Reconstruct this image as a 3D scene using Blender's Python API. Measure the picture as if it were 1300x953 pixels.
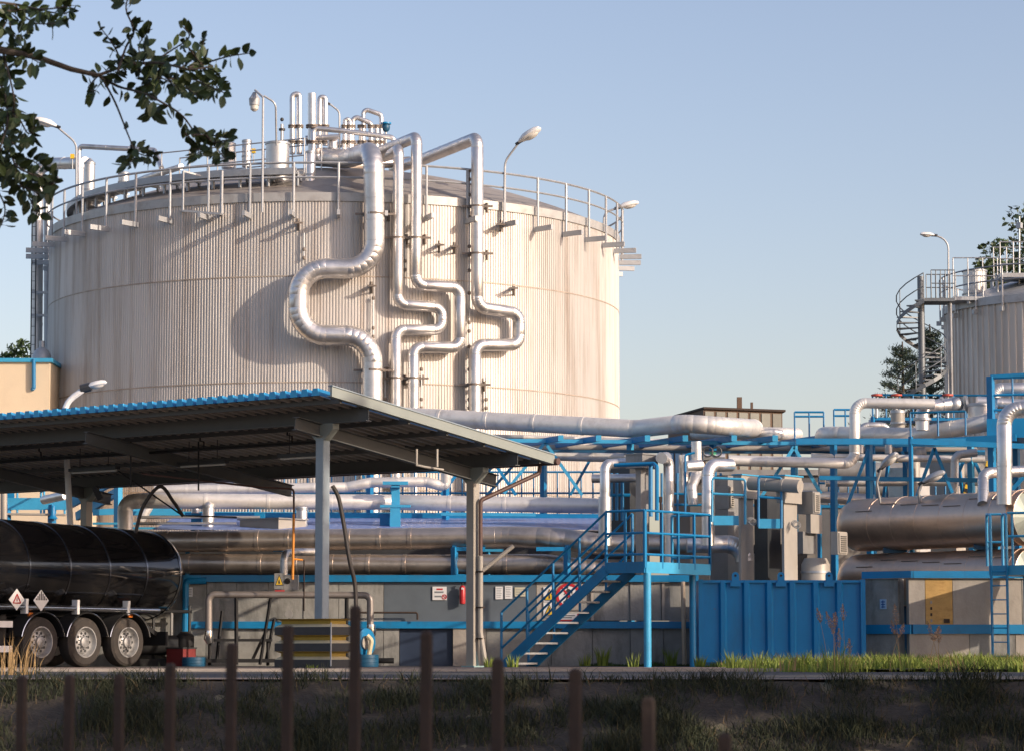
import bpy, math, random
from mathutils import Vector as V, Matrix
from math import sin, cos, tan, pi, radians as R, sqrt, atan2, atan, hypot
random.seed(7)
sc = bpy.context.scene
COL = sc.collection
for o in list(bpy.data.objects): bpy.data.objects.remove(o)
# ---------------------------------------------------------------- camera, sky, sun, exposure
F = 3400.0; CAMZ = 0.45; PITCH = atan((820-476.5)/F)
cam = bpy.data.cameras.new('camera'); co = bpy.data.objects.new('camera', cam); COL.objects.link(co)
co.location = (0, 0, CAMZ); co.rotation_euler = (pi/2+PITCH, 0, 0)
cam.sensor_width = 36; cam.lens = F/1300*36; cam.clip_end = 6000; cam.clip_start = 0.1
cam.dof.use_dof = True; cam.dof.focus_distance = 62; cam.dof.aperture_fstop = 12
sc.camera = co
SUN_AZ = 58; SUN_EL = 20.5
w = bpy.data.worlds.new("World"); sc.world = w; w.use_nodes = True
nt = w.node_tree; bg = nt.nodes['Background']; sky = nt.nodes.new('ShaderNodeTexSky')
sky.sky_type = 'NISHITA'; sky.sun_disc = False; sky.sun_elevation = R(SUN_EL)
sky.sun_rotation = R(180-SUN_AZ)
sky.air_density = 1.0; sky.dust_density = 1.9; sky.ozone_density = 1.6; sky.altitude = 50
tn = nt.nodes.new('ShaderNodeVectorMath'); tn.operation = 'MULTIPLY'; tn.inputs[1].default_value = (1.155, .975, .955)   # thin warm haze in the air
nt.links.new(sky.outputs[0], tn.inputs[0]); nt.links.new(tn.outputs[0], bg.inputs[0]); bg.inputs[1].default_value = 0.145
sl = bpy.data.lights.new('sun', 'SUN'); so = bpy.data.objects.new('sun', sl); COL.objects.link(so)
sl.energy = 3.45; sl.angle = R(0.7); sl.color = (1.0, 0.83, 0.66)
SD = V((sin(R(SUN_AZ))*cos(R(SUN_EL)), -cos(R(SUN_AZ))*cos(R(SUN_EL)), sin(R(SUN_EL))))
so.rotation_euler = SD.to_track_quat('Z', 'Y').to_euler()
so.location = (40, -25, 30)
sc.view_settings.view_transform = 'Standard'; sc.view_settings.look = 'None'
sc.view_settings.exposure = 0.40; sc.view_settings.gamma = 1
# ---------------------------------------------------------------- helpers
def P(px, py, Y):
    dx = (px-650)/F; dy = (476.5-py)/F; c, s = cos(PITCH), sin(PITCH)
    d = (dx, c-dy*s, s+dy*c); t = Y/d[1]
    return V((dx*t, Y, CAMZ+d[2]*t))
def PX(px, Y, z=0): return (px-650)/F*(Y*cos(PITCH)+(z-CAMZ)*sin(PITCH))
def ZP(py, Y): return P(650, py, Y).z
class MB:
    def __init__(s): s.v = []; s.f = []
    def quad(s, *pts):
        n = len(s.v); s.v += [V(p) for p in pts]; s.f.append(tuple(range(n, n+len(pts)))); return s
    def hexa(s, p):   # 8 points: bottom 4 ccw, top 4 ccw
        n = len(s.v); s.v += [V(q) for q in p]
        for f in ((0,3,2,1),(4,5,6,7),(0,1,5,4),(1,2,6,5),(2,3,7,6),(3,0,4,7)): s.f.append(tuple(n+i for i in f))
        return s
    def box(s, x0, x1, y0, y1, z0, z1, fr=None):
        p = [(x0,y0,z0),(x1,y0,z0),(x1,y1,z0),(x0,y1,z0),(x0,y0,z1),(x1,y0,z1),(x1,y1,z1),(x0,y1,z1)]
        if fr: p = [fr(*q) for q in p]
        return s.hexa(p)
    def bar(s, p, q, w, h=None, up=V((0,0,1))):
        h = w if h is None else h
        p = V(p); q = V(q); d = (q-p).normalized()
        if abs(d.dot(up)) > .98: up = V((0.791,-.6115,0))
        a = d.cross(up).normalized()*(w/2); b = a.cross(d).normalized()*(h/2)
        return s.hexa([p-a-b, p+a-b, q+a-b, q-a-b, p-a+b, p+a+b, q+a+b, q-a+b])
    def ring(s, c, t, r, n, ph=0, ref=None):
        t = t.normalized(); ref = ref or (V((0,0,1)) if abs(t.z) < .9 else V((1,0,0)))
        a = t.cross(ref).normalized(); b = t.cross(a).normalized(); i0 = len(s.v)
        for k in range(n):
            an = 2*pi*k/n+ph; s.v.append(c+(a*cos(an)+b*sin(an))*r)
        return i0
    def sweep(s, pts, rs, n=14, caps=True, dome=0):
        # pts list of V, rs radius list; parallel transport
        m = len(pts); tg = []
        for i in range(m):
            a = pts[max(i-1,0)]; b = pts[min(i+1,m-1)]
            if i > 0 and i < m-1:
                t = (pts[i]-a).normalized()+(b-pts[i]).normalized()
            else: t = b-a
            tg.append(t.normalized() if t.length > 1e-9 else (tg[-1] if tg else V((0,0,1))))
        t0 = tg[0]; ref = V((0,0,1)) if abs(t0.z) < .9 else V((1,0,0))
        u = t0.cross(ref).normalized(); rings = []
        for i in range(m):
            t = tg[i]; u = (u-t*u.dot(t)).normalized(); v = t.cross(u); i0 = len(s.v)
            for k in range(n):
                an = 2*pi*k/n; s.v.append(pts[i]+(u*cos(an)+v*sin(an))*rs[i])
            rings.append(i0)
        for a, b in zip(rings, rings[1:]):
            for k in range(n): s.f.append((a+k, a+(k+1)%n, b+(k+1)%n, b+k))
        if caps:
            s.f.append(tuple(reversed(range(rings[0], rings[0]+n)))); s.f.append(tuple(range(rings[-1], rings[-1]+n)))
        return s
    def rod(s, p, q, r, n=8, r2=None): return s.sweep([V(p), V(q)], [r, r if r2 is None else r2], n)
    def tube(s, pts, r, n=8, br=0): 
        pp, _ = fillet(pts, br) if br else ([V(p) for p in pts], None)
        return s.sweep(pp, [r]*len(pp), n)
    def lathe(s, c, prof, n=24, axis=V((0,0,1)), sx=1, sy=1):
        # prof: list of (r, h)
        t = axis.normalized(); ref = V((0,0,1)) if abs(t.z) < .9 else V((1,0,0))
        a = t.cross(ref).normalized(); b = t.cross(a).normalized(); rr = []
        for r, h in prof:
            i0 = len(s.v)
            for k in range(n):
                an = 2*pi*k/n; s.v.append(V(c)+(a*cos(an)*sx-b*sin(an)*sy)*max(r, 1e-4)+t*h)
            rr.append(i0)
        for i, j in zip(rr, rr[1:]):
            for k in range(n): s.f.append((i+k, j+k, j+(k+1)%n, i+(k+1)%n))
        s.f.append(tuple(range(rr[0], rr[0]+n))); s.f.append(tuple(reversed(range(rr[-1], rr[-1]+n))))
        return s
    def sphere(s, c, rx, ry=None, rz=None, M=None, n=12, m=8):
        ry = rx if ry is None else ry; rz = rx if rz is None else rz; i0 = len(s.v); c = V(c)
        for i in range(m+1):
            th = pi*i/m
            for k in range(n):
                an = 2*pi*k/n; q = V((rx*sin(th)*cos(an), ry*sin(th)*sin(an), rz*cos(th)))
                if M: q = M @ q
                s.v.append(c+q)
        for i in range(m):
            for k in range(n): s.f.append((i0+i*n+k, i0+(i+1)*n+k, i0+(i+1)*n+(k+1)%n, i0+i*n+(k+1)%n))
        return s
    def build(s, name, mat, parent=None, label=None, smooth=True, origin=None):
        me = bpy.data.meshes.new(name); o = bpy.data.objects.new(name, me); COL.objects.link(o)
        if parent is not None: o.parent = parent; og = wloc(parent)
        elif origin is not None: og = V(origin)
        else:
            xs = [v.x for v in s.v]; ys = [v.y for v in s.v]; zs = [v.z for v in s.v]
            og = V(((min(xs)+max(xs))/2, (min(ys)+max(ys))/2, min(zs)))
        if parent is None: o.location = og
        me.from_pydata([tuple(v-og) for v in s.v], [], s.f); me.update()
        me.materials.append(mat)
        if smooth:
            me.shade_smooth(); me.set_sharp_from_angle(angle=R(34))
        if label: o['label'] = label
        return o
def wloc(o):
    l = V(o.location)
    while o.parent: o = o.parent; l += V(o.location)
    return l
def fillet(pts, br, seg=7):
    pts = [V(p) for p in pts]; out = [pts[0]]; kind = [0]
    for i in range(1, len(pts)-1):
        a, b, c = pts[i-1], pts[i], pts[i+1]
        u = (a-b).normalized(); w_ = (c-b).normalized(); ang = u.angle(w_)
        if ang > 3.10: out.append(b); kind.append(0); continue
        d = br/tan(ang/2); d = min(d, (a-b).length*.49 if i > 1 else (a-b).length*.95, (c-b).length*.49 if i < len(pts)-2 else (c-b).length*.95)
        r = d*tan(ang/2); cen = b+(u+w_).normalized()*(r/sin(ang/2)); s0 = b+u*d-cen; s1 = b+w_*d-cen
        tot = s0.angle(s1); n = max(2, int(round(seg*tot/(pi/2)))); ax = s0.cross(s1).normalized()
        for k in range(n+1):
            out.append(cen+Matrix.Rotation(tot*k/n, 3, ax) @ s0); kind.append(1)
    out.append(pts[-1]); kind.append(0)
    return out, kind
def thing(name, label, cat, loc=(0,0,0), group=None):
    o = bpy.data.objects.new(name, None); COL.objects.link(o); o.location = loc
    o.empty_display_size = .2; return tag(o, label, cat, group)
def tag(o, label, cat, group=None):
    o['label'] = label; o['category'] = cat
    if group: o['group'] = group
    return o
def struct(o, kind='structure'): o['kind'] = kind; return o
def solo(name, mb, mat, label, cat, group=None, smooth=True):
    return tag(mb.build(name, mat, None, None, smooth), label, cat, group)
class Fr:
    """plant-aligned frame: local x right-towards, y right-away, z up"""
    def __init__(s, o, a=-37.7):
        s.o = V(o); s.x = V((cos(R(a)), sin(R(a)), 0)); s.y = V((-sin(R(a)), cos(R(a)), 0))
    def __call__(s, x, y, z): return s.o+s.x*x+s.y*y+V((0,0,z))
# ---------------------------------------------------------------- materials
MATS = {}
def mat(name, col, rough=.6, metal=0, var=.12, scale=3., bump=0., bscale=None, stretch=(1,1,1), dirt=None, dirt_amt=.0, dirt_scale=1.2, rand=.0, spec=.5, coat=0., rvar=.12, dstretch=(1,1,1), chips=0):
    if name in MATS: return MATS[name]
    m = bpy.data.materials.new(name); m.use_nodes = True; N = m.node_tree.nodes; L = m.node_tree.links
    b = N['Principled BSDF']; tc = N.new('ShaderNodeTexCoord'); mp = N.new('ShaderNodeMapping'); mp.inputs['Scale'].default_value = stretch
    L.new(tc.outputs['Object'], mp.inputs[0])
    no = N.new('ShaderNodeTexNoise'); no.inputs['Scale'].default_value = scale; no.inputs['Detail'].default_value = 6; no.inputs['Roughness'].default_value = .65
    L.new(mp.outputs[0], no.inputs[0])
    mr = N.new('ShaderNodeMapRange'); mr.inputs[1].default_value = .25; mr.inputs[2].default_value = .75; mr.inputs[3].default_value = 1-var; mr.inputs[4].default_value = 1+var
    L.new(no.outputs[0], mr.inputs[0]); fac = mr.outputs[0]
    if rand:
        oi = N.new('ShaderNodeObjectInfo'); r2 = N.new('ShaderNodeMapRange'); r2.inputs[3].default_value = 1-rand; r2.inputs[4].default_value = 1+rand
        L.new(oi.outputs['Random'], r2.inputs[0]); mu = N.new('ShaderNodeMath'); mu.operation = 'MULTIPLY'; L.new(fac, mu.inputs[0]); L.new(r2.outputs[0], mu.inputs[1]); fac = mu.outputs[0]
    vm = N.new('ShaderNodeVectorMath'); vm.operation = 'SCALE'; vm.inputs[0].default_value = col; L.new(fac, vm.inputs['Scale'])
    out = vm.outputs[0]
    if dirt:
        n2 = N.new('ShaderNodeTexNoise'); n2.inputs['Scale'].default_value = dirt_scale; n2.inputs['Detail'].default_value = 8; n2.inputs['Roughness'].default_value = .7
        mp2 = N.new('ShaderNodeMapping'); mp2.inputs['Scale'].default_value = dstretch; L.new(tc.outputs['Object'], mp2.inputs[0]); L.new(mp2.outputs[0], n2.inputs[0])
        rr = N.new('ShaderNodeMapRange'); rr.inputs[1].default_value = .5; rr.inputs[2].default_value = .72; rr.inputs[4].default_value = dirt_amt; L.new(n2.outputs[0], rr.inputs[0])
        mx = N.new('ShaderNodeMix'); mx.data_type = 'RGBA'; L.new(rr.outputs[0], mx.inputs[0]); L.new(out, mx.inputs[6]); mx.inputs[7].default_value = (*dirt, 1); out = mx.outputs[2]
    if chips:
        n4 = N.new('ShaderNodeTexNoise'); n4.inputs['Scale'].default_value = 7; n4.inputs['Detail'].default_value = 9; n4.inputs['Roughness'].default_value = .75; L.new(tc.outputs['Object'], n4.inputs[0])
        r4 = N.new('ShaderNodeMapRange'); r4.inputs[1].default_value = .645; r4.inputs[2].default_value = .68; r4.inputs[4].default_value = chips; L.new(n4.outputs[0], r4.inputs[0])
        mx = N.new('ShaderNodeMix'); mx.data_type = 'RGBA'; L.new(r4.outputs[0], mx.inputs[0]); L.new(out, mx.inputs[6]); mx.inputs[7].default_value = (.15,.075,.04,1); out = mx.outputs[2]
    L.new(out, b.inputs['Base Color'])
    b.inputs['Metallic'].default_value = metal; b.inputs['Specular IOR Level'].default_value = spec; b.inputs['Coat Weight'].default_value = coat
    r3 = N.new('ShaderNodeMapRange'); r3.inputs[1].default_value = .3; r3.inputs[2].default_value = .7; r3.inputs[3].default_value = max(.02, rough-rvar*.5); r3.inputs[4].default_value = min(1, rough+rvar*.5)
    L.new(no.outputs[0], r3.inputs[0]); L.new(r3.outputs[0], b.inputs['Roughness'])
    if bump:
        n3 = N.new('ShaderNodeTexNoise'); n3.inputs['Scale'].default_value = bscale or scale*4; n3.inputs['Detail'].default_value = 5; L.new(mp.outputs[0], n3.inputs[0])
        bp = N.new('ShaderNodeBump'); bp.inputs['Strength'].default_value = bump; bp.inputs['Distance'].default_value = .02; L.new(n3.outputs[0], bp.inputs['Height']); L.new(bp.outputs[0], b.inputs['Normal'])
    MATS[name] = m; return m
RUST = (.13,.06,.03); GRIME = (.09,.08,.07)
ALU = mat('aluminium_cladding', (.72,.70,.685), .38, .88, .12, 2.5, .10, 5, rand=.07, dirt=(.34,.31,.28), dirt_amt=.45, dirt_scale=2.2)
ALUH = mat('dull_aluminium_cladding', (.78,.75,.70), .46, .5, .09, 2.5, .08, 5, rand=.06, dirt=(.36,.32,.28), dirt_amt=.45, dirt_scale=2.2)
VESM = mat('bronze_vessel_cladding', (.60,.465,.37), .38, .85, .12, 1.6, .12, 3.0, dirt=(.28,.22,.18), dirt_amt=.5, dirt_scale=1.2)
ALUB = mat('bronze_reflection_cladding', (.62,.54,.47), .38, .85, .12, 2.2, .16, 3.5, rand=.06, dirt=(.25,.19,.15), dirt_amt=.5, dirt_scale=1.8)  # bronze tone puts the warm reflection in shaded cladding into the base colour
ALUR = mat('rough_aluminium', (.68,.67,.65), .5, 1, .1, 3, .1, 6, rand=.08, dirt=(.3,.27,.24), dirt_amt=.5, dirt_scale=3)
GALV = mat('galvanised_steel', (.42,.44,.46), .5, .7, .12, 6, rand=.08, dirt=(.22,.2,.18), dirt_amt=.4)
GALVP = mat('pale_galvanised_rail', (.42,.44,.46), .5, .35, .1, 5, dirt=RUST, dirt_amt=.3, dirt_scale=3)
BLUE = mat('blue_paint', (.003,.19,.42), .42, 0, .10, 3, rand=.06, dirt=(.02,.11,.22), dirt_amt=.5, dirt_scale=2.0, chips=.8)
BLUEL = mat('light_and_sunlit_blue', (.045,.34,.58), .45, 0, .08, 3, rand=.06, dirt=(.04,.2,.34), dirt_amt=.4, dirt_scale=2.0, chips=.7)  # lighter blue paint, also given to sunlit faces of blue steel
BLUED = mat('dark_blue_paint', (.008,.08,.16), .45, 0, .12, 3, dirt=(.02,.04,.07), dirt_amt=.5)
GREYB = mat('blue_grey_steel_paint', (.27,.33,.37), .5, 0, .07, 2, dirt=(.17,.2,.22), dirt_amt=.4, dirt_scale=2.5)
CONC = mat('stained_concrete', (.27,.272,.258), .9, 0, .2, 2.2, .4, 14, dirt=(.085,.085,.078), dirt_amt=.9, dirt_scale=1.1, dstretch=(1.6,1.6,.45))
CONCL = mat('pale_concrete', (.36,.33,.29), .9, 0, .12, 2.2, .3, 14, dirt=(.2,.18,.16), dirt_amt=.55, dirt_scale=1.3, dstretch=(1.6,1.6,.5))
CREAM = mat('cream_sheet_metal', (.37,.345,.305), .5, .1, .07, 2, dirt=(.3,.26,.2), dirt_amt=.4, dirt_scale=1.6, dstretch=(2,2,.5))
GREYM = mat('grey_equipment_paint', (.27,.27,.265), .5, .2, .1, 2.5, rand=.1, dirt=(.13,.12,.11), dirt_amt=.5, dirt_scale=2, dstretch=(2,2,.6))
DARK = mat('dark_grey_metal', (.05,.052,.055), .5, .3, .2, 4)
BLACK = mat('black_gloss_paint', (.006,.006,.007), .12, 0, .1, 2, spec=.6, coat=.6, rvar=.10, dirt=(.035,.03,.025), dirt_amt=.5, dirt_scale=1.6)
BLKM = mat('matt_black', (.012,.012,.013), .7, 0, .3, 4)
CHROME = mat('polished_steel', (.72,.72,.72), .16, 1, .06, 4)
RUBBER = mat('tyre_rubber', (.035,.03,.027), .8, 0, .25, 6, dirt=(.12,.09,.07), dirt_amt=.5, dirt_scale=5)
WHITE = mat('white_paint', (.75,.75,.74), .45, 0, .05, 4, dirt=(.5,.48,.44), dirt_amt=.3)
RED = mat('red_paint', (.45,.02,.025), .4, 0, .1, 4)
REDR = mat('red_valve_paint', (.5,.07,.04), .5, 0, .1, 4)
YEL = mat('yellow_paint', (.72,.47,.03), .5, 0, .08, 4)
YELD = mat('weathered_yellow_plastic', (.36,.25,.03), .6, 0, .2, 5, dirt=GRIME, dirt_amt=.5)
IVORY = mat('ivory_plastic', (.62,.55,.36), .6, 0, .12, 5, dirt=(.25,.2,.1), dirt_amt=.5)
GREEN = mat('green_paint', (.05,.4,.2), .5)
ORANGE = mat('orange_conduit', (.65,.24,.02), .5)
RUSTM = mat('rusty_steel', (.045,.03,.024), .85, .1, .3, 9, .3, 30, dirt=(.06,.04,.03), dirt_amt=.7, dirt_scale=6)
BROWN = mat('brown_gutter', (.10,.055,.045), .5, 0, .15, 4)
TARP = mat('blue_roof_sheet', (.17,.25,.50), .5, 0, .08, 1.5, dirt=(.08,.13,.3), dirt_amt=.4, dirt_scale=.8)
STUCCO = mat('cream_stucco', (.66,.55,.40), .9, 0, .05, 1.2, .2, 30, dirt=(.5,.4,.29), dirt_amt=.4, dirt_scale=.7)
SOFFIT = mat('cream_roof_underside', (.42,.375,.33), .55, 0, .06, 1.5, dirt=(.32,.28,.23), dirt_amt=.4)
GLASS = mat('dim_glass', (.05,.06,.07), .12, 0, .1, 2, spec=.8)
LENS = mat('lamp_lens', (.62,.60,.55), .15, 0, .1, 8, spec=.8)
SPIR = mat('dark_stair_steel', (.15,.17,.19), .5, .5, .15, 5)
BARK = mat('bark', (.07,.055,.042), .95, 0, .3, 12, .6, 30)
def leafmat(name, c, tr=.25):
    m = mat(name, c, .55, 0, .45, 1.3, rand=.15)
    return m
LEAFN = leafmat('foreground_leaf', (.030,.050,.014)); LEAFB = leafmat('distant_leaf', (.055,.085,.035)); LEAFP = leafmat('pine_needles', (.06,.085,.05)); LEAFO = leafmat('broad_leaf', (.05,.085,.025))
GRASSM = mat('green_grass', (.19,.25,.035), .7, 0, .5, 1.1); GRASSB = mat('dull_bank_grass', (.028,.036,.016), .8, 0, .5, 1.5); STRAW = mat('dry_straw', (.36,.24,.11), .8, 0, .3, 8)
PLUME = mat('reed_plume', (.42,.27,.17), .9, 0, .3, 20)
def tank_mat(name, base, streak, R0, ringh, panel_w):
    m = bpy.data.materials.new(name); m.use_nodes = True; N = m.node_tree.nodes; L = m.node_tree.links; b = N['Principled BSDF']
    tc = N.new('ShaderNodeTexCoord'); sp = N.new('ShaderNodeSeparateXYZ'); L.new(tc.outputs['Object'], sp.inputs[0])
    def M(op, a, b_=None, c=None):
        n = N.new('ShaderNodeMath'); n.operation = op
        for i, x in enumerate((a, b_, c)):
            if x is None: continue
            if isinstance(x, (int, float)): n.inputs[i].default_value = x
            else: L.new(x, n.inputs[i])
        return n.outputs[0]
    an = M('FLOOR', M('MULTIPLY', M('ARCTAN2', sp.outputs[1], sp.outputs[0]), R0/panel_w))
    rg = M('FLOOR', M('DIVIDE', M('ADD', sp.outputs[2], -1.9+ringh*2), ringh))
    cb = N.new('ShaderNodeCombineXYZ'); L.new(an, cb.inputs[0]); L.new(rg, cb.inputs[1])
    wn = N.new('ShaderNodeTexWhiteNoise'); L.new(cb.outputs[0], wn.inputs[0])
    mp = N.new('ShaderNodeMapping'); mp.inputs['Scale'].default_value = (1.6,1.6,.10); L.new(tc.outputs['Object'], mp.inputs[0])
    n1 = N.new('ShaderNodeTexNoise'); n1.inputs['Scale'].default_value = 1.5; n1.inputs['Detail'].default_value = 7; n1.inputs['Roughness'].default_value = .7; L.new(mp.outputs[0], n1.inputs[0])
    n2 = N.new('ShaderNodeTexNoise'); n2.inputs['Scale'].default_value = .35; n2.inputs['Detail'].default_value = 4; L.new(tc.outputs['Object'], n2.inputs[0])
    f = M('ADD', M('MULTIPLY', wn.outputs[0], .16), .92); f2 = M('ADD', M('MULTIPLY', n2.outputs[0], .22), .89); ff = M('MULTIPLY', f, f2)
    vm = N.new('ShaderNodeVectorMath'); vm.operation = 'SCALE'; vm.inputs[0].default_value = base; L.new(ff, vm.inputs['Scale'])
    rr = N.new('ShaderNodeMapRange'); rr.inputs[1].default_value = .47; rr.inputs[2].default_value = .72; rr.inputs[4].default_value = .85; L.new(n1.outputs[0], rr.inputs[0])
    mx = N.new('ShaderNodeMix'); mx.data_type = 'RGBA'; L.new(rr.outputs[0], mx.inputs[0]); L.new(vm.outputs[0], mx.inputs[6]); mx.inputs[7].default_value = (*streak, 1)
    L.new(mx.outputs[2], b.inputs['Base Color']); b.inputs['Metallic'].default_value = .35; b.inputs['Roughness'].default_value = .55
    return m
# ================================================================ GROUND
def sheet(name, xs, ys, zf, m, kind='structure'):
    mb = MB()
    for y in ys:
        for x in xs: mb.v.append(V((x, y, zf(x, y))))
    n = len(xs)
    for j in range(len(ys)-1):
        for i in range(n-1): mb.f.append((j*n+i, j*n+i+1, (j+1)*n+i+1, (j+1)*n+i))
    o = mb.build(name, m, origin=(0,0,0)); o['kind'] = kind; return o
EARTH = mat('dry_earth', (.13,.115,.075), .95, 0, .3, .3, .5, 4)
ASPH = mat('worn_asphalt', (.075,.073,.072), .85, 0, .2, 1.5, .4, 60, dirt=(.14,.12,.10), dirt_amt=.5, dirt_scale=.6)
PAV = mat('sunlit_pink_paving', (.26,.19,.15), .85, 0, .2, 2.5, .3, 40, dirt=(.13,.10,.09), dirt_amt=.5)  # pinkish paving tone, also used for the sunlit ground strip
KERB = mat('kerb_stone', (.36,.32,.28), .85, 0, .15, 3, .3, 30)
def gz(x, y):
    if y < 33.4: return -1.25+.04*sin(x*.7+y*.5)
    if y < 36.2: return -1.25+1.22*(y-33.4)/2.8
    return -.03
sheet('ground', [-1500,-300,-60]+[i*.8 for i in range(-30,31)]+[60,300,1500], [-400,-60,-10,0,5,10,16,22,28,31,33.4,34.1,34.8,35.5,36.2,60,150,600,3000], gz, EARTH)
sheet('road', [-60,60], [36.6,48.6], lambda x,y: 0, ASPH)
sheet('sunlit_verge_strip', [-60,60], [36.25,37.6], lambda x,y: .012, PAV)  # pinkish strip standing in for sunlight along the verge
kb = MB(); 
for i in range(-40, 40): kb.box(i+.006, i+.994, 48.6, 48.76, -.05, .055)
struct(kb.build('kerb', KERB))
sheet('pavement', [-60,60], [48.76,52.2], lambda x,y: .05, PAV)
sheet('yard', [-80,80], [52.2,140], lambda x,y: .02, ASPH)
# ================================================================ FRAME OF THE PLANT
# ---- big tank
TC = V((PX(425, 88, 8), 88, 0)); TR = 9.38; RIM = 13.85
def S(px, py, off=0.):
    """point where the sight ray meets the cylinder TR+off around the tank"""
    d = P(px, py, 80)-V((0,0,CAMZ)); d.z = P(px,py,80).z-CAMZ
    o = V((0,0,CAMZ)); r = TR+off
    ox, oy = o.x-TC.x, o.y-TC.y; a = d.x**2+d.y**2; b = 2*(ox*d.x+oy*d.y); c = ox*ox+oy*oy-r*r
    D = b*b-4*a*c
    t = (-b-sqrt(max(D,0)))/(2*a); return o+d*t
def roofz(r): return RIM+.02+2.1*(1-(min(r,TR)/TR)**2)
TANKM = tank_mat('tank_cladding', (.55,.53,.505), (.33,.27,.22), TR, 3.15, 1.05)
T1 = thing('storage_tank', 'large round corrugated metal tank with curved pipes down its front', 'storage tank', TC)
def ribbed(c, r, n, depth, zs, lip=.03, frac=(.0,.35,.5,.85)):
    mb = MB(); rows = []; offs = (0, 0, depth, depth)
    cols = [(2*pi*(k+f)/n, o) for k in range(n) for f, o in zip(frac, offs)]
    rw = []
    for i, z in enumerate(zs[:-1]):
        e = .05 if i else 0
        rw.append((z+e*.5, 0)); rw.append((zs[i+1]-.01, 0))
    for z, e in rw:
        i0 = len(mb.v)
        for an, o in cols: mb.v.append(V((c.x+(r-o+e)*cos(an), c.y+(r-o+e)*sin(an), z)))
        rows.append(i0)
    m = len(cols)
    for a, b in zip(rows, rows[1:]):
        for k in range(m): mb.f.append((a+k, a+(k+1)%m, b+(k+1)%m, b+k))
    return mb
def hoop(c, r, z0, z1, th, n=160):
    mb = MB()
    prof = [(r-th,z0),(r,z0),(r,z1),(r-th,z1),(r-th,z0)]
    mb.lathe((c.x,c.y,0), prof, n); del mb.f[-2:]; return mb
seams = [0, 1.9, 5.05, 8.2, 11.35, 13.62]
ribbed(TC, TR, 640, .022, seams).build('shell', TANKM, T1)
mb = MB()
for z in seams[1:-1]:
    h = hoop(TC, TR+.006, z-.02, z+.015, .06); n = len(mb.v); mb.v += h.v; mb.f += [tuple(i+n for i in f) for f in h.f]
mb.build('seam_band', mat('seam_grime', (.40,.34,.28), .7, .2, .4, 3), T1)
hoop(TC, TR+.04, 13.59, RIM, .2).build('rim_trim', mat('rim_trim_metal', (.42,.42,.41), .5, .3, .1, 4, dirt=RUST, dirt_amt=.35, dirt_scale=3), T1)
mb = MB(); mb.lathe(TC, [(TR*(1-i/14)+.0, roofz(TR*(1-i/14))-.03) for i in range(15)], 96); mb.f.pop(-2)
mb.build('roof', mat('brownish_roof_metal', (.34,.315,.29), .6, .3, .15, 1.5, dirt=(.17,.12,.09), dirt_amt=.6, dirt_scale=1), T1)
# railing
NPOST = 45; r_rail = TR+.14
mb = MB()
for zr, rr in ((14.72,.036),(14.28,.032)):
    mb.lathe((TC.x,TC.y,zr), [(r_rail-rr,0),(r_rail,-rr),(r_rail+rr,0),(r_rail,rr),(r_rail-rr,0)], 128); del mb.f[-2:]
mb.build('handrail', GALVP, T1)
pm = MB().rod((0,0,-.62),(0,0,.93),.04,8); post0 = pm.build('rail_post', GALVP, T1); 
bm_ = MB(); bm_.box(-.1,.62,-.045,.045,-.73,-.58)
br0 = bm_.build('outrigger_bracket', GALVP, post0)
def setmesh_local(o, sub):   # move vertices so that they are local to the object (built about world zero)
    l = sub
    for v in o.data.vertices: v.co += l
setmesh_local(post0, V(T1.location)); setmesh_local(br0, V(T1.location))
for k in range(NPOST):
    an = 2*pi*(k+.275)/NPOST
    if k == 0: p_, b_ = post0, br0
    else:
        p_ = post0.copy(); COL.objects.link(p_); p_.parent = T1; b_ = br0.copy(); COL.objects.link(b_); b_.parent = p_
    p_.location = (r_rail*cos(an), r_rail*sin(an), 13.8); p_.rotation_euler = (0,0,an)
# roof ring walkway on the left, railing gate frame
def ringarc(r0, r1, z0, z1, a0, a1, n=40):
    mb = MB()
    for k in range(n):
        p = []
        for an in (R(a0+(a1-a0)*k/n), R(a0+(a1-a0)*(k+1)/n)):
            p.append((an))
        a, b = p
        q = lambda r, an, z: V((TC.x+r*cos(an), TC.y+r*sin(an), z))
        mb.hexa([q(r0,a,z0),q(r1,a,z0),q(r1,b,z0),q(r0,b,z0),q(r0,a,z1),q(r1,a,z1),q(r1,b,z1),q(r0,b,z1)])
    return mb
WK = thing('roof_walkway', 'curved grey walkway raised over the left of the big tank roof', 'walkway', (TC.x,TC.y,RIM))
ringarc(7.9, 8.8, 14.62, 14.66, 165, 266).build('deck_grating', GALV, WK)
ringarc(8.8, 8.84, 14.50, 14.70, 165, 266).build('edge_beam', GALV, WK)
for k in range(18):
    an = R(165+101*k/17); q = lambda r, z: V((TC.x+r*cos(an), TC.y+r*sin(an), z)); mb = MB()
    mb.bar(q(8.6, roofz(8.6)-.02), q(8.6,14.6), .07); mb.bar(q(8.0, roofz(8.0)-.02), q(8.0,14.6), .07); mb.bar(q(7.9,14.55), q(8.8,14.55), .06)
    mb.build('support_frame', GALV, WK)
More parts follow.
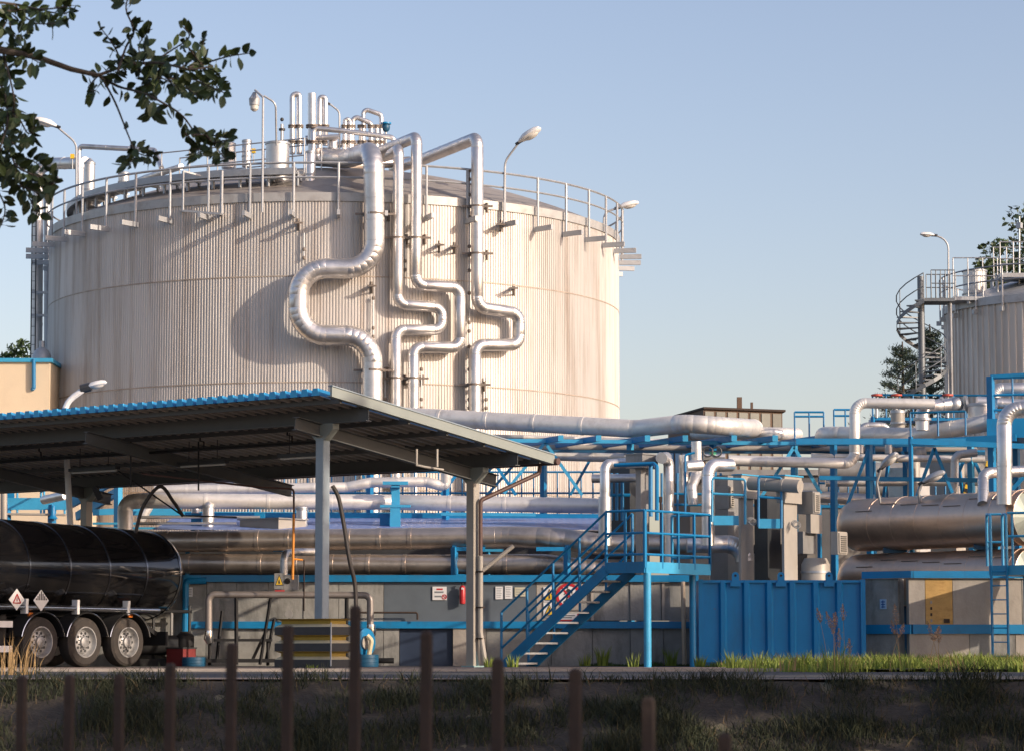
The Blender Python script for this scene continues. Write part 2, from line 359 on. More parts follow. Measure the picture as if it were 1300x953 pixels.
# straight catwalk towards the middle of the roof
CW = thing('roof_catwalk', 'straight railed catwalk standing over the middle of the big tank roof', 'walkway', P(300,205,82))
A_, B_ = P(205,214,84), P(386,206,81.5)
mb = MB(); ax = (B_-A_); ax.z = 0; ax.normalize(); ay = V((-ax.y,ax.x,0))
za = 14.95; L_ = (B_-A_).length
def cw(a,b,c): return V((A_.x,A_.y,0))+ax*a+ay*b+V((0,0,c))
mb.box(0,L_,0,1.0,za,za+.04,cw); mb.box(0,L_,-.04,0,za-.14,za+.05,cw); mb.box(0,L_,1.0,1.04,za-.14,za+.05,cw); mb.build('deck', GALVP, CW)
mb = MB()
for b in (0,1.0):
    for zz in (.55,1.08): mb.rod(cw(0,b,za+zz), cw(L_,b,za+zz), .022)
    for k in range(6): mb.rod(cw(L_*k/5,b,za), cw(L_*k/5,b,za+1.08), .024)
mb.build('railing', GALVP, CW)
mb = MB()
for k in range(4):
    for b in (0,1.0):
        q = cw(.2+k*(L_-.4)/3,b,0); mb.bar(V((q.x,q.y,roofz((q-V((TC.x,TC.y,0))).length)-.05)), V((q.x,q.y,za)), .07)
mb.build('leg', GALV, CW)
# U-shaped guard below the rim (ladder opening)
mb = MB(); g0, g1 = S(232,268,.35), S(281,272,.35); g2, g3 = V(g0), V(g1); g2.z += 1.2; g3.z += 1.3
mb.bar(g0,g1,.12,.06); mb.bar(g0,g2,.05); mb.bar(g1,g3,.07); mb.bar(g2, g2+V((.5,.2,-.1)), .05); mb.bar(g0, S(232,268,-.05), .12,.06); mb.bar(g1, S(281,272,-.05),.12,.06)
solo('ladder_gate_frame', mb, GALVP, 'small open steel frame fixed to the rim at the left front of the big tank', 'frame')
# ---------------------------------------------------------------- pipes
def pipe_mb(pts, r, br=None, n=16, step=1.1, lip=1.04, caps=True, mb=None):
    br = br if br is not None else r*2.6
    pp, kk = fillet(pts, br); out = []; rs = []
    cw_ = .022+.1*r
    for i, p in enumerate(pp):
        if i and step and (pp[i]-pp[i-1]).length > step*1.35:
            a, b = pp[i-1], pp[i]; L = (b-a).length; m = int(L/step)
            for k in range(1, m+1):
                t = k/(m+1)*L; d = (b-a)/L
                if t-cw_ < 0 or t+cw_ > L: continue
                for dt, q in ((-cw_,1),(-cw_+.004,lip),(cw_-.004,lip),(cw_,1)):
                    out.append(a+d*(t+dt)); rs.append(r*q)
        if kk[i] and step and 0 < i < len(pp)-1:
            t = (pp[i+1]-pp[i-1]).normalized()
            e = .009
            for dt, q in ((-e,1),(-e*.5,.985),(e*.5,.985),(e,1)): out.append(p+t*dt); rs.append(r*q)
        else: out.append(p); rs.append(r)
    mb = mb or MB(); mb.sweep(out, rs, n, caps); return mb
def rpx(r, Y): return r*Y/F
def pipe(label, pts, r, m=None, br=None, group=None, name='pipe', step=1.1, n=16, supports=None):
    """pts: (px,py,Y) triples or Vectors, r in metres"""
    m = m or ALU
    pts = [p if isinstance(p, V) else P(*p) for p in pts]
    mb = pipe_mb(pts, r, br, n, step)
    return solo(name, mb, m, label, 'pipe', group)
GF = 'insulated pipes running down the front of the big tank'
BRKM = mat('bracket_steel', (.22,.19,.165), .7, .3, .25, 6, dirt=RUST, dirt_amt=.5, dirt_scale=4)
def front(px0, off, pts): return [S(x,y,off) for x, y in pts]
def frontpipe(label, roofpts, pts, off, r, br, brk):
    t = thing('tank_pipe', label, 'pipe', S(pts[-1][0], pts[-1][1], off), GF)
    allp = [P(*q) for q in roofpts]+[S(x,y,off) for x,y in pts]
    e = V(allp[-1]); e.z = .3; allp[-1] = e
    pipe_mb(allp, r, br, 24, .95, 1.02).build('insulated_pipe', ALU, t)
    for (x, y) in brk:
        mb = MB(); a = S(x,y,off); b = S(x,y,-.03); tgt = (b-a).normalized(); side = tgt.cross(V((0,0,1))).normalized()
        mb.bar(a+side*(r+.02), b+side*(r+.02), .05,.1); mb.bar(a-side*(r+.02), b-side*(r+.02), .05,.1)
        mb.bar(a+side*(r+.28)+tgt*.1, a-side*(r+.28)+tgt*.1, .05,.06)
        mb.lathe(a-V((0,0,.03)), [(r*1.05,0),(r*1.05,.06)], 20)
        mb.bar(b+side*(r+.1)+V((0,0,-.2)), b+side*(r+.1)+V((0,0,.1)), .07,.07)
        mb.build('wall_bracket', BRKM, t)
    return t
f1 = frontpipe('thickest insulated pipe with a wide loop bulging left on the big tank front', [(399,199,84),(440,202,82)], [(474,192),(476,341),(379,341),(379,426),(473,426),(473,560)], .62, .30, .80, [(476,272),(474,470)])
f2 = frontpipe('thin insulated pipe nearest the thick loop, with a short jog to the right', [(488,200,83.5)], [(506,190),(505,386),(561,391),(561,419),(503,419),(503,560)], .38, .16, .27, [(505,302),(503,480)])
f3 = frontpipe('thin insulated pipe whose long jog encloses its left neighbour on the big tank', [(440,205,86),(470,198,83)], [(529,174),(528,362),(584,365),(584,441),(525,441),(525,560)], .46, .17, .28, [(528,302),(525,480)])
f4 = frontpipe('rightmost insulated pipe on the big tank, jogging right below its middle', [(500,214,87),(536,203,84)], [(606,175),(606,390),(659,398),(659,438),(603,438),(603,560)], .46, .185, .32, [(606,322),(606,262),(603,488)])
# rusty conduits and small stubs on the tank front
def conduit(label, px, y0, y1, off=.12, r=.045):
    t = thing('conduit', label, 'conduit', S(px,y1,off), 'rusty conduits on the front of the big tank')
    a, b = S(px,y0,off), S(px,y1,off); b = V((a.x, a.y, b.z))
    MB().rod(a,b,r*.6,8).build('tube', GALV, t)
    z = b.z; k = 0
    while z < a.z: MB().lathe((a.x,a.y,z), [(r*.8,0),(r*1.15,.03),(r*1.15,.08),(r*.8,.11)], 8).build('coupling', BRKM, t); z += .26+.21*((k*7)%4); k += 1
    return t
conduit('rusty beaded conduit just left of the rightmost tank pipe', 596, 215, 520)
conduit('short beaded conduit between the two thin middle tank pipes', 514, 300, 345)
conduit('rusty beaded conduit between the thick pipe and thin pipe at canopy height', 489, 470, 520, .12)
conduit('rusty beaded conduit right of the second thin pipe at canopy height', 535, 470, 520, .12)
conduit('beaded conduit below the bracket inside the thick pipe loop', 474, 378, 430, .12,.04)
conduit('short beaded conduit right of the rightmost tank pipe', 617, 478, 520, .1)
conduit('beaded conduit under the bracket at upper left of the thick pipe', 386, 296, 330, .1, .04)
def stub(label, px, y):
    mb = MB(); a = S(px,y,.5); b = S(px,y,-.03); mb.bar(a,b,.06,.10); mb.bar(a+V((-.14,0,.0)), a+V((.14,0,.0)), .05,.05); mb.bar(b+V((0,0,-.24)), b+V((0,0,.12)), .12,.05); mb.bar(b+V((0,0,-.22)), a, .04,.04)
    solo('wall_bracket', mb, BRKM, label, 'bracket', 'empty steel brackets on the big tank')
for lab, x, y in (('empty bracket on the tank wall above the thick pipe loop', 379, 283), ('empty bracket inside the thick pipe loop', 472, 363),
    ('left one of two empty brackets high between the middle and right pipes', 558, 311), ('right one of two empty brackets high between the middle and right pipes', 577, 313),
    ('empty bracket to the right of the rightmost tank pipe, by the ring seam', 652, 366), ('empty bracket on the right part of the tank under the railing', 636, 285)): stub(lab, x, y)
# ---- pipes at the left side of the tank
pipe('tall insulated downpipe at the left edge of the big tank', [(45,640,89),(48,215,89),(66,208,89),(108,207,87)], .20, ALUR, .38)
pipe('dark slim riser just behind the tall downpipe at the left edge of the tank', [(60,640,91),(60,232,91),(75,228,91)], .12, GALV, .2)
pipe('thin horizontal pipe over the left of the tank roof', [(100,262,86),(100,186,86),(196,191,85),(205,214,84)], .085, ALU, .15)
t = thing('access_ladder', 'narrow steel ladder beside the downpipe at the left edge of the big tank', 'ladder', P(39,600,88))
mb = MB().rod(P(37,640,88), P(41,262,88), .022); mb.rod(P(43,640,88), P(46,262,88), .022); mb.build('rail', DARK, t)
mb = MB()
for k in range(32):
    y = 265+k*11.5; f = (640-y)/378; mb.rod(P(37+4*f,y,88), P(43+3*f,y,88), .010, 6)
mb.build('rung', DARK, t)
mb = MB()
for y in (332,371,400): mb.bar(P(40,y,88.5), P(66,y+1,88.5), .08,.08)
mb.build('stay', GALV, t)
def can(label, px, y0, y1, Y, rp, m=ALUR, cone=0, name='roof_vessel', cat='vessel', gr=None, z1=None, flange=True):
    b = P(px,y1,Y); h = ZP(y0,Y)-b.z; r = rpx(rp,Y)
    t = thing(name, label, cat, b, gr)
    MB().lathe(b, [(r,0),(r,h-.02),(r*.92,h)]+([(r*.2,h+cone)] if cone else []), 28).build('body', m, t)
    if flange: 
        MB().lathe(b, [(r*1.1,h*.35),(r*1.1,h*.35+.05)], 28).build('flange', GALV, t); MB().lathe(b, [(r*1.08,h-.08),(r*1.08,h-.02)], 28).build('flange', GALV, t)
    return t
can('wide pale cylinder standing on the tank roof by the lamp pole', 352, 181, 243, 80.6, 15, ALUR)
can('slim pale cylinder on the tank roof at the far left', 113, 206, 262, 85, 7, ALUR, .12)
can('narrow pipe stub with cap on the tank roof, far left', 102, 212, 262, 87, 4, ALUR)
can('short stub cylinder on the left roof edge behind the railing', 157, 219, 240, 87, 7, ALUR)
can('small vessel on the tank roof behind the catwalk railing, left', 290, 182, 214, 85, 9, ALUR, .1)
can('tiny vessel on the tank roof behind the catwalk railing, beside a larger one', 313, 178, 212, 85, 6, ALUR)
can('thick riser base standing on the tank roof right of the wide cylinder', 394, 192, 240, 80.3, 6.5, ALU)
can('short upright cylinder behind the pipe cluster on the tank roof', 422, 172, 200, 83, 6.5, ALU)
# roof cluster
RG = 'risers and loops on top of the big tank'
def rp(label, pts, Y, rpx_, br=None, m=ALU):
    o = pipe(label, [(x,y,Y if not q else q[0]) for x,y,*q in pts], rpx(rpx_,Y), m, br, RG, step=.7, n=14, name='roof_pipe'); r = rpx(rpx_,Y)
    for p, q in zip(pts, pts[1:]):
        if abs(p[0]-q[0]) <= 2 and abs(p[1]-q[1]) > 25:
            for yy in (161, 181):
                c = P((p[0]+q[0])/2, yy, Y); MB().lathe(c, [(r*1.1,-.05),(r*1.5,-.045),(r*1.5,-.01),(r*1.15,-.005),(r*1.15,.01),(r*1.5,.012),(r*1.5,.05),(r*1.1,.055)], 14).build('flange', BRKM, o)
    return o
rp('leftmost inverted U pipe on top of the big tank, tall and narrow', [(371,196),(371,121),(380,119),(380,196)], 83.5, 3.6, .12)
rp('tall thick riser with open top beside the left inverted U on the tank roof', [(396,196),(396,119)], 82.5, 5.3)
rp('inverted U pipe hanging behind the tall thick riser on the tank roof', [(405,196),(406,124),(413,124),(413,185)], 83.6, 3.6, .13)
rp('long near-horizontal pipe sloping across the roof cluster to a down bend', [(397,192),(398,163),(440,167),(499,175),(502,190)], 82.2, 3.4, .14)
rp('short horizontal pipe just under the long sloping one, left end', [(388,176),(430,174)], 82.8, 3.4)
rp('narrow inverted U at the centre of the roof cluster', [(437,200),(438,152),(444,152),(444,190)], 83.2, 3, .1)
rp('mid inverted U whose top slopes to the right in the roof cluster', [(446,198),(448,147),(471,157),(471,190)], 83.8, 3.2, .14)
rp('rear inverted U, highest of the right group in the roof cluster', [(461,185),(461,138),(484,146),(484,185)], 85, 3, .14)
rp('short riser stub under the blue valve on the tank roof', [(478,190),(478,160)], 84.5, 3)
rp('second short riser stub left of the blue valve', [(458,190),(458,160)], 84, 3)
rp('low horizontal pipe crossing behind the risers on the tank roof', [(428,184),(490,180)], 86, 4)
rp('thick horizontal pipe lying left of the thick loop pipe on the roof', [(402,190),(403,205),(438,203)], 83, 6, .2)
pipe('upper of two dark brown pipes lying behind the loops on the roof', [(440,212,86),(520,205,87)], .16, ALUB, step=.8)
pipe('lower brown pipe lying along the roof behind the railing', [(345,236,84.5),(450,232,85),(520,230,86.5)], .10, ALUB, step=.8)
t = thing('valve', 'small blue hand valve on top of the right roof risers', 'valve', P(490,166,84))
MB().sphere(P(490,162,84), .13,.13,.16).build('valve_body', BLUED, t); MB().lathe(P(490,158,84), [(.17,0),(.17,.05)], 14).build('handwheel', BLUE, t)
MB().rod(P(490,190,84), P(490,166,84), .03).build('stem', GALV, t)
mb = MB(); a = P(236,180,82); 
t = thing('vent_valve', 'small dark vent with a knob on the roof left of the wide cylinder', 'vent', P(358,170,82))
MB().rod(P(358,183,82),P(358,158,82),.05).build('stem', GALV, t); MB().sphere(P(358,152,82),.06).build('knob', DARK, t); MB().lathe(P(358,166,82),[(.1,0),(.1,.06)],12).build('collar', DARK, t)
for i,(x,y) in enumerate(((92,199),(322,192))):
    t = thing('warning_box', ('yellow gas detector box beside the far left roof pipes','small yellow box on the roof beside the lamp pole')[i], 'detector', P(x,y,84))
    MB().box(-.06,.06,-.06,.06,-.07,.07,lambda a,b,c: P(x,y,84)+V((a,b,c))).build('case', YEL, t); MB().rod(P(x,y+1,84), P(x,y+16,84), .02).build('stand', GALV, t)
# valves lying on the left roof
pipe('slanted pipe lying across the left of the roof behind the walkway', [(158,238,87),(185,226,86),(230,212,84)], .10, ALUR, step=.7)
pipe('short silver pipe length on the roof seen under the walkway', [(168,252,83.5),(225,244,82.5)], .07, CHROME, step=0)
# ================================================================ LAMPS
def cobra(tf, L=.62, W=.17, H=.11):
    mb = MB(); n = 12; rows = []
    prof = [(0,.35),(.08,.55),(.3,.95),(.55,1.0),(.8,.9),(.95,.6),(1,.2)]
    for t_, s_ in prof:
        i0 = len(mb.v)
        for k in range(n):
            an = 2*pi*k/n; zz = sin(an)*H*s_*(1 if sin(an) > 0 else .45)
            mb.v.append(tf(t_*L, cos(an)*W*s_, zz))
        rows.append(i0)
    for a, b in zip(rows, rows[1:]):
        for k in range(n): mb.f.append((a+k, b+k, b+(k+1)%n, a+(k+1)%n))
    mb.f.append(tuple(range(rows[0],rows[0]+n))[::-1]); mb.f.append(tuple(range(rows[-1],rows[-1]+n)))
    le = MB().sphere(V((0,0,0)), L*.30, W*.72, H*.55); le.v = [tf(v.x+L*.55, v.y, v.z-H*.30) for v in le.v]
    return mb, le
def lamp(label, pts, hd, L=.70, m=GALVP, r=.035, tilt=.18, gr=None, br=.4, headm=None):
    """pts Vectors bottom..arm end; hd heading vector of the head"""
    t = thing('lamp', label, 'lamp', pts[0], gr)
    MB().tube(pts, r, 10, br).build('pole', m, t)
    e = pts[-1]; h = V((hd[0],hd[1],0)).normalized(); f = (h+V((0,0,tilt))).normalized(); sd = h.cross(V((0,0,1))); up = sd.cross(f)
    tf = lambda a,b,c: e+f*a+sd*b+up*c
    hm, le = cobra(tf, L, .27*L, .2*L)
    hm.build('lamp_head', headm or WHITE, t); le.build('lens', LENS, t)
    mb = MB(); mb.rod(e-f*.12, e+f*.12, r*1.5); mb.build('collar', DARK, t)
    return t
LG = 'lamps on the rim of the big tank'
lamp('curved-neck lamp on the railing right of the tank pipes, head tilted up right', [S(640,285,.2), S(641,205,.2), P(659,181,80)], (1,-.4), .80, tilt=.55, gr=LG, br=.5)
lamp('lamp at the far right end of the tank railing', [P(766,292,87), P(767,270,87), P(785,264,87)], (1,.1), .70, tilt=.25, gr=LG, br=.3)
lamp('white lamp facing left above the far left of the tank roof', [P(97,300,84), P(97,182,84), P(72,161,84)], (-1,.1), .78, tilt=.32, gr=LG, br=.45)
a = P(81,515,61)
lamp('white lamp rising just above the left part of the canopy roof', [PX(99,61)*V((1,0,0))+V((0,61,0)), P(81,512,61), P(109,492,61)], (1,-.1), .50, tilt=.24, m=WHITE, r=.07, br=.5)
lamp('lamp on a hooked pole beside the spiral stair tank', [P(1204,560,101), P(1204,304,101), P(1186,299,101)], (-1,-.1), .55, tilt=.05, br=.5)
t = thing('lantern', 'bell-shaped lantern hanging from a tall pole at the tank rim', 'lamp', S(333,270,.2))
pp = [S(333,270,.2), S(334,124,.2), P(324,115,79)]
MB().tube(pp, .035, 10, .1).build('pole', GALVP, t); e = P(323,130,79)
MB().lathe(e, [(.09,-.12),(.15,-.1),(.17,.1),(.1,.2),(.05,.3)], 16).build('lantern_shade', GALVP, t)
MB().lathe(e, [(.05,-.28),(.12,-.22),(.13,-.11)], 14).build('glass', LENS, t)
MB().tube([P(335,122,79.5), P(350,131,79.5), P(351,185,80)], .03, 8, .25).build('side_arm', GALVP, t)
t = thing('hook_pole', 'thin hooked pole without lamp behind the tall riser on the tank roof', 'pole', P(430,190,84))
MB().tube([P(431,195,84), P(431,142,84), P(417,131,84)], .03, 8, .25).build('pole_tube', GALVP, t); MB().bar(P(419,133,84),P(413,130,84),.07).build('pole_end', DARK, t)
# ================================================================ SECOND TANK AND SPIRAL STAIR
T2C = V((PX(1357,105,8), 105, 0)); T2R = 4.78; RM2 = 13.75
T2 = thing('storage_tank', 'smaller ribbed grey tank at the right edge beside a spiral stair', 'storage tank', T2C)
TANK2M = tank_mat('tank_cladding_grey', (.58,.555,.52), (.34,.29,.25), T2R, 6, .9)
ribbed(T2C, T2R, 100, .05, [0, 8.6, 13.5], frac=(0,.25,.32,.93)).build('shell', TANK2M, T2)
hoop(T2C, T2R+.06, 13.45, RM2, .2, 96).build('rim_trim', GALVP, T2)
mb = MB(); mb.lathe(T2C, [(T2R*(1-i/10), RM2-.02+1.25*(1-(1-i/10)**2)) for i in range(11)], 64); mb.f.pop(-2); mb.build('roof', GALVP, T2)
mb = MB()
for zr in (RM2+1.15, RM2+.6): mb.lathe((T2C.x,T2C.y,zr), [(T2R+.1,0),(T2R+.13,-.03),(T2R+.16,0),(T2R+.13,.03),(T2R+.1,0)], 96); del mb.f[-2:]
mb.build('handrail', GALV, T2)
for k in range(24):
    an = 2*pi*(k+.3)/24
    if k == 0:
        q0 = MB().rod((0,0,-.55),(0,0,1.15),.035,8); q0.box(-.05,.15,-.06,.06,-.62,-.45); q0 = q0.build('rail_post', GALV, T2); setmesh_local(q0, V(T2.location)); q = q0
    else: q = q0.copy(); COL.objects.link(q); q.parent = T2
    q.location = ((T2R+.13)*cos(an), (T2R+.13)*sin(an), RM2); q.rotation_euler = (0,0,an)
SP = thing('spiral_stair', 'dark steel spiral stair with a landing leading to the smaller tank', 'stairs', V((PX(1172,100,8),100,0)))
sx, sy = SP.location.x, SP.location.y; ztop = ZP(381,100)
MB().rod((sx,sy,0),(sx,sy,ZP(351,100)),.13,14).build('centre_column', SPIR, SP)
RAD = .93; nst = 66; dz = .185; per = 17
def hp(i, r, dzv=0): 
    an = R(268)-2*pi*i/per; return V((sx+r*cos(an), sy+r*sin(an), ztop-.1-i*dz+dzv))
for i in range(nst):
    a0 = hp(i,.1); a1 = hp(i,RAD); b0 = hp(i+1,.1); b1 = hp(i+1,RAD); b0.z = a0.z; b1.z = a1.z
    lo = V((0,0,-.05)); MB().hexa([a0+lo,a1+lo,b1+lo,b0+lo,a0,a1,b1,b0]).build('tread', SPIR, SP)
mb = MB()
for i in range(0, nst-1): 
    for h in (1.0,.5): mb.rod(hp(i,RAD,h), hp(i+1,RAD,h), .022, 6)
    mb.bar(hp(i,RAD,-.05), hp(i+1,RAD,-.05), .02, .14)
    if i % 3 == 0: mb.rod(hp(i,RAD,0), hp(i,RAD,1.0), .018, 6)
mb.build('helical_handrail', SPIR, SP)
lx1 = PX(1212,100,8); mb = MB(); mb.box(sx-.1,lx1,sy-.6,sy+.6,ztop-.12,ztop); mb.build('landing', SPIR, SP)
for yy in (sy-.6, sy+.6):
    mb = MB()
    for h in (1.05,.55): mb.rod((sx+.3,yy,ztop+h),(lx1,yy,ztop+h),.022,6)
    for k in range(6): x = sx+.3+(lx1-sx-.3)*k/5; mb.rod((x,yy,ztop),(x,yy,ztop+1.05),.02,6)
    mb.build('landing_railing', SPIR, SP)
mb = MB(); mb.bar((lx1-.1,sy,0),(lx1-.1,sy,ztop-.1),.12); mb.build('leg', GALV, SP)
PL = thing('roof_platform', 'railed steel platform on the smaller tank roof at the right edge', 'platform', P(1260,385,104))
zp = ZP(380,103); x0, x1 = PX(1206,103,14), PX(1345,103,14)
mb = MB(); mb.box(x0,x1,102.2,103.6,zp-.14,zp)
zq = ZP(353,103); xm = PX(1262,103,14); mb.box(xm,x1,101.6,103,zq-.16,zq); mb.build('deck', GALV, PL)
mb = MB()
def rail(mb, a, b, zb, n, h=1.1, r=.024, mids=(.55,)):
    a = V(a); b = V(b)
    for k in range(n+1): q = a.lerp(b, k/n); mb.rod((q.x,q.y,zb),(q.x,q.y,zb+h), r, 6)
    for hh in (h,)+tuple(mids): mb.rod((a.x,a.y,zb+hh),(b.x,b.y,zb+hh), r, 6)
rail(mb, (x0,102.2,0),(xm,102.2,0), zp, 3, 1.5, mids=(.8,)); rail(mb, (xm,101.6,0),(x1,101.6,0), zq, 5, 1.2); rail(mb, (xm,103,0),(x1,103,0), zq, 5, 1.2); mb.build('railing', GALV, PL)
mb = MB()
for x in (x0+.6, xm, xm+1.4, x1-.5):
    for yy in (102.3,103.4): mb.bar((x,yy,RM2-.2),(x,yy,zq-.1 if x>=xm else zp-.1),.1)
mb.build('leg', GALV, PL)
can('pale cylinder on the smaller tank roof behind its platform rail', 1238, 343, 392, 104, 15, ALUR)
t = thing('mast', 'thin mast with a small box above the smaller tank platform', 'mast', P(1294,390,102.5)); MB().rod(P(1294,385,102.5), P(1294,275,102.5), .035).build('mast_tube', GALV, t); MB().bar(P(1294,290,102.5),P(1294,283,102.5),.2).build('box', GALV, t)
# ================================================================ BUILDINGS
CB = thing('plant_building', 'cream rendered building with blue trim behind the left of the canopy', 'building', (PX(10,82),82,0))
xr = PX(61,82,6); xl = PX(-260,82,6); zt = ZP(460,82)
mb = MB().box(xl,xr,82,94,0,zt); mb.build('wall', STUCCO, CB)
mb = MB().box(xl-.1,xr+.08,81.9,82.05,zt,zt+.12); mb.box(xr-.02,xr+.08,82.05,94,zt,zt+.12); mb.box(xl,xr-.02,82.05,93.9,zt,zt+.04); mb.build('roof_trim', BLUEL, CB)
mb = MB().rod(P(43,456,81.9),P(43,492,81.9),.06); mb.rod(P(43,492,81.9), P(41,494,82), .06); mb.build('downpipe', BLUE, CB)
xr2 = PX(101,78,4); zt2 = ZP(560,78); mb = MB().box(xl,xr2,78,81.98,0,zt2); mb.build('lower_wing', STUCCO, CB)
mb = MB().box(PX(8,78,3),PX(17,78,3),77.93,78.02,ZP(646,78),ZP(578,78)); mb.build('door', BLUE, CB)
t = thing('roof_vent', 'grey domed vent on the cream building by the tank', 'vent', P(53,460,84)); b = P(53,458,84)
MB().lathe(b, [(.30,-.1),(.30,.15),(.22,.32),(.08,.42)], 20).build('dome', GALVP, t); MB().rod(b+V((0,0,.4)), b+V((0,0,.62)), .09).build('cap', GALV, t)
FB = thing('distant_building', 'far brown flat-roofed building with grey panels behind the pipe rack', 'building', (PX(920,125),125,0))
cx, cy = PX(893,125,12), 125; x9 = PX(993,126.5,12); xl2 = PX(848,131,12); zb = ZP(519,125)
FACM = mat('rusty_facade', (.13,.085,.06), .8, 0, .2, .8, dirt=(.14,.07,.04), dirt_amt=.6, dirt_scale=.8)
mb = MB(); fp = [(cx,cy),(x9,cy+1.5),(x9-1,cy+20),(xl2,cy+6)]
mb.hexa([(x,y,0) for x,y in fp]+[(x,y,zb) for x,y in fp]); mb.build('wall', FACM, FB)
mb = MB(); fp2 = [(cx-.0,cy-.15),(x9+.15,cy+1.4),(x9-1,cy+20.2),(xl2-.2,cy+6)]
mb.hexa([(x,y,zb+.003) for x,y in fp2]+[(x,y,zb+.10) for x,y in fp2]); mb.build('roof_edge', RUSTM, FB)
d = (V((x9,cy+1.5,0))-V((cx,cy,0))); nn = V((d.y,-d.x,0)).normalized()*.04
for k in range(7):
    f0, f1 = (k+.12)/7, (k+.88)/7; a = V((cx,cy,0))+d*f0+nn; b = V((cx,cy,0))+d*f1+nn
    for z0, z1 in ((zb-1.0,zb-.10),(zb-3.6,zb-1.2)): MB().hexa([a+V((0,0,z0)),b+V((0,0,z0)),b-nn*2+V((0,0,z0)),a-nn*2+V((0,0,z0)),a+V((0,0,z1)),b+V((0,0,z1)),b-nn*2+V((0,0,z1)),a-nn*2+V((0,0,z1))]).build('window', mat('pale_panel', (.20,.205,.18), .6, 0, .25, .9, rand=.2), FB)
d2 = V((xl2-cx,6,0)); n2_ = V((-d2.y,d2.x,0)).normalized()*.04
if n2_.y > 0: n2_ = -n2_
for k in range(5):
    f0, f1 = (k+.15)/5, (k+.85)/5; a = V((cx,cy,0))+d2*f0+n2_; b = V((cx,cy,0))+d2*f1+n2_; z0, z1 = zb-3.2, zb-1.5
    MB().hexa([a+V((0,0,z0)),b+V((0,0,z0)),b-n2_*2+V((0,0,z0)),a-n2_*2+V((0,0,z0)),a+V((0,0,z1)),b+V((0,0,z1)),b-n2_*2+V((0,0,z1)),a-n2_*2+V((0,0,z1))]).build('window', BLUE, FB, 'blue panel on the shaded side')
mb = MB().box(PX(936,128,12),PX(942,128,12),128,128.3,zb,zb+.85); mb.box(PX(953,128,12),PX(956,128,12),128,128.2,zb,zb+.6); mb.build('chimney', FACM, FB)
# ================================================================ CANOPY
CA = P(420,492,51); ZA = CA.z; CF = Fr((CA.x, CA.y, 0)); zB = P(700,578,56.5).z; DEP = 7.05; SL = (ZA-zB)/DEP
CN = thing('canopy', 'open loading canopy with blue corrugated roof over the black tank trailer', 'canopy', CF(-6,3,0))
def zc(y): return ZA-SL*y
def corr(x0, x1, pitch, h, y0, y1, dz, flip=False):
    mb = MB(); xs = []; n = int((x1-x0)/pitch)
    for k in range(n):
        b = x0+k*pitch
        for f, q in ((0,0),(.30,0),(.42,1),(.88,1),(1.0,0)): xs.append((b+f*pitch, q*h))
    for x, q in xs: mb.v.append(CF(x,y0,zc(y0)+q+dz)); mb.v.append(CF(x,y1,zc(y1)+q+dz))
    for i in range(len(xs)-1): mb.f.append((2*i,2*i+2,2*i+3,2*i+1) if not flip else (2*i+1,2*i+3,2*i+2,2*i))
    return mb
XL = -17.36; PIT = .28
corr(XL, 0, PIT, .14, -.02, DEP, -.13).build('roof_sheet', BLUE, CN, smooth=False)
corr(XL, 0, PIT, .14, .012, DEP-.02, -.145, True).build('soffit', SOFFIT, CN, smooth=False)
mb = MB(); n = int(-XL/PIT)
for k in range(n):
    b = XL+k*PIT; p = []
    for yy in (-.03,.0):
        p.append([CF(b+.32*PIT,yy,zc(0)-.13), CF(b+.98*PIT,yy,zc(0)-.13), CF(b+.885*PIT,yy,zc(0)+.012), CF(b+.415*PIT,yy,zc(0)+.012)])
    a, c = p; mb.hexa([a[0],a[1],c[1],c[0],a[3],a[2],c[2],c[3]])
mb.build('eaves_closure', mat('bright_blue_trim', (.03,.36,.66), .5, 0, .05, 3), CN, smooth=False)
FASC = mat('grey_green_fascia', (.27,.30,.28), .5, .1, .06, 2); BEAM = mat('dark_beam_paint', (.10,.105,.105), .6, 0, .15, 3)
mb = MB(); H = .19
p = [(0.0,-.02),(0.05,-.02),(.05,DEP+.03),(0.0,DEP+.03)]
mb.hexa([CF(x,y,zc(y)-H+.02) for x,y in p]+[CF(x,y,zc(y)+.02) for x,y in p])
mb.hexa([CF(x,y,zc(y)-H+.022) for x,y in ((-.09,-.02),(-.003,-.02),(-.003,DEP),(-.09,DEP))]+[CF(x,y,zc(y)-H+.035) for x,y in ((-.09,-.02),(-.003,-.02),(-.003,DEP),(-.09,DEP))])
mb.build('side_fascia', FASC, CN)
mb = MB(); mb.hexa([CF(x,y,zc(y)+.023) for x,y in ((-.05,-.03),(.07,-.03),(.07,DEP+.04),(-.05,DEP+.04))]+[CF(x,y,zc(y)+.045) for x,y in ((-.05,-.03),(.07,-.03),(.07,DEP+.04),(-.05,DEP+.04))]); mb.build('edge_trim', GREYB, CN)
def ibeam(a, b, h, w, t=.015):
    """a,b at the TOP centre of the beam"""
    a = V(a); b = V(b); mb = MB(); d = (b-a).normalized(); u = V((0,0,1)); u = (u-d*u.dot(d)).normalized()
    mb.bar(a-u*(t/2), b-u*(t/2), w, t); mb.bar(a-u*(h-t/2), b-u*(h-t/2), w, t); mb.bar(a-u*(h/2), b-u*(h/2), t*.8, h-2*t-.002); return mb
yb1, yb2 = 1.15, 5.9
for yb in (yb1, yb2): 
    ibeam(CF(XL+.2,yb,zc(yb)-.11), CF(-.03,yb,zc(yb)-.11), .30, .16).build('main_beam', BEAM, CN)
for xx in (-1.22, -7.1, -12.95): ibeam(CF(xx,.35,zc(.35)-.42), CF(xx,6.7,zc(6.7)-.42) , .26, .15).build('cross_beam', BEAM, CN)
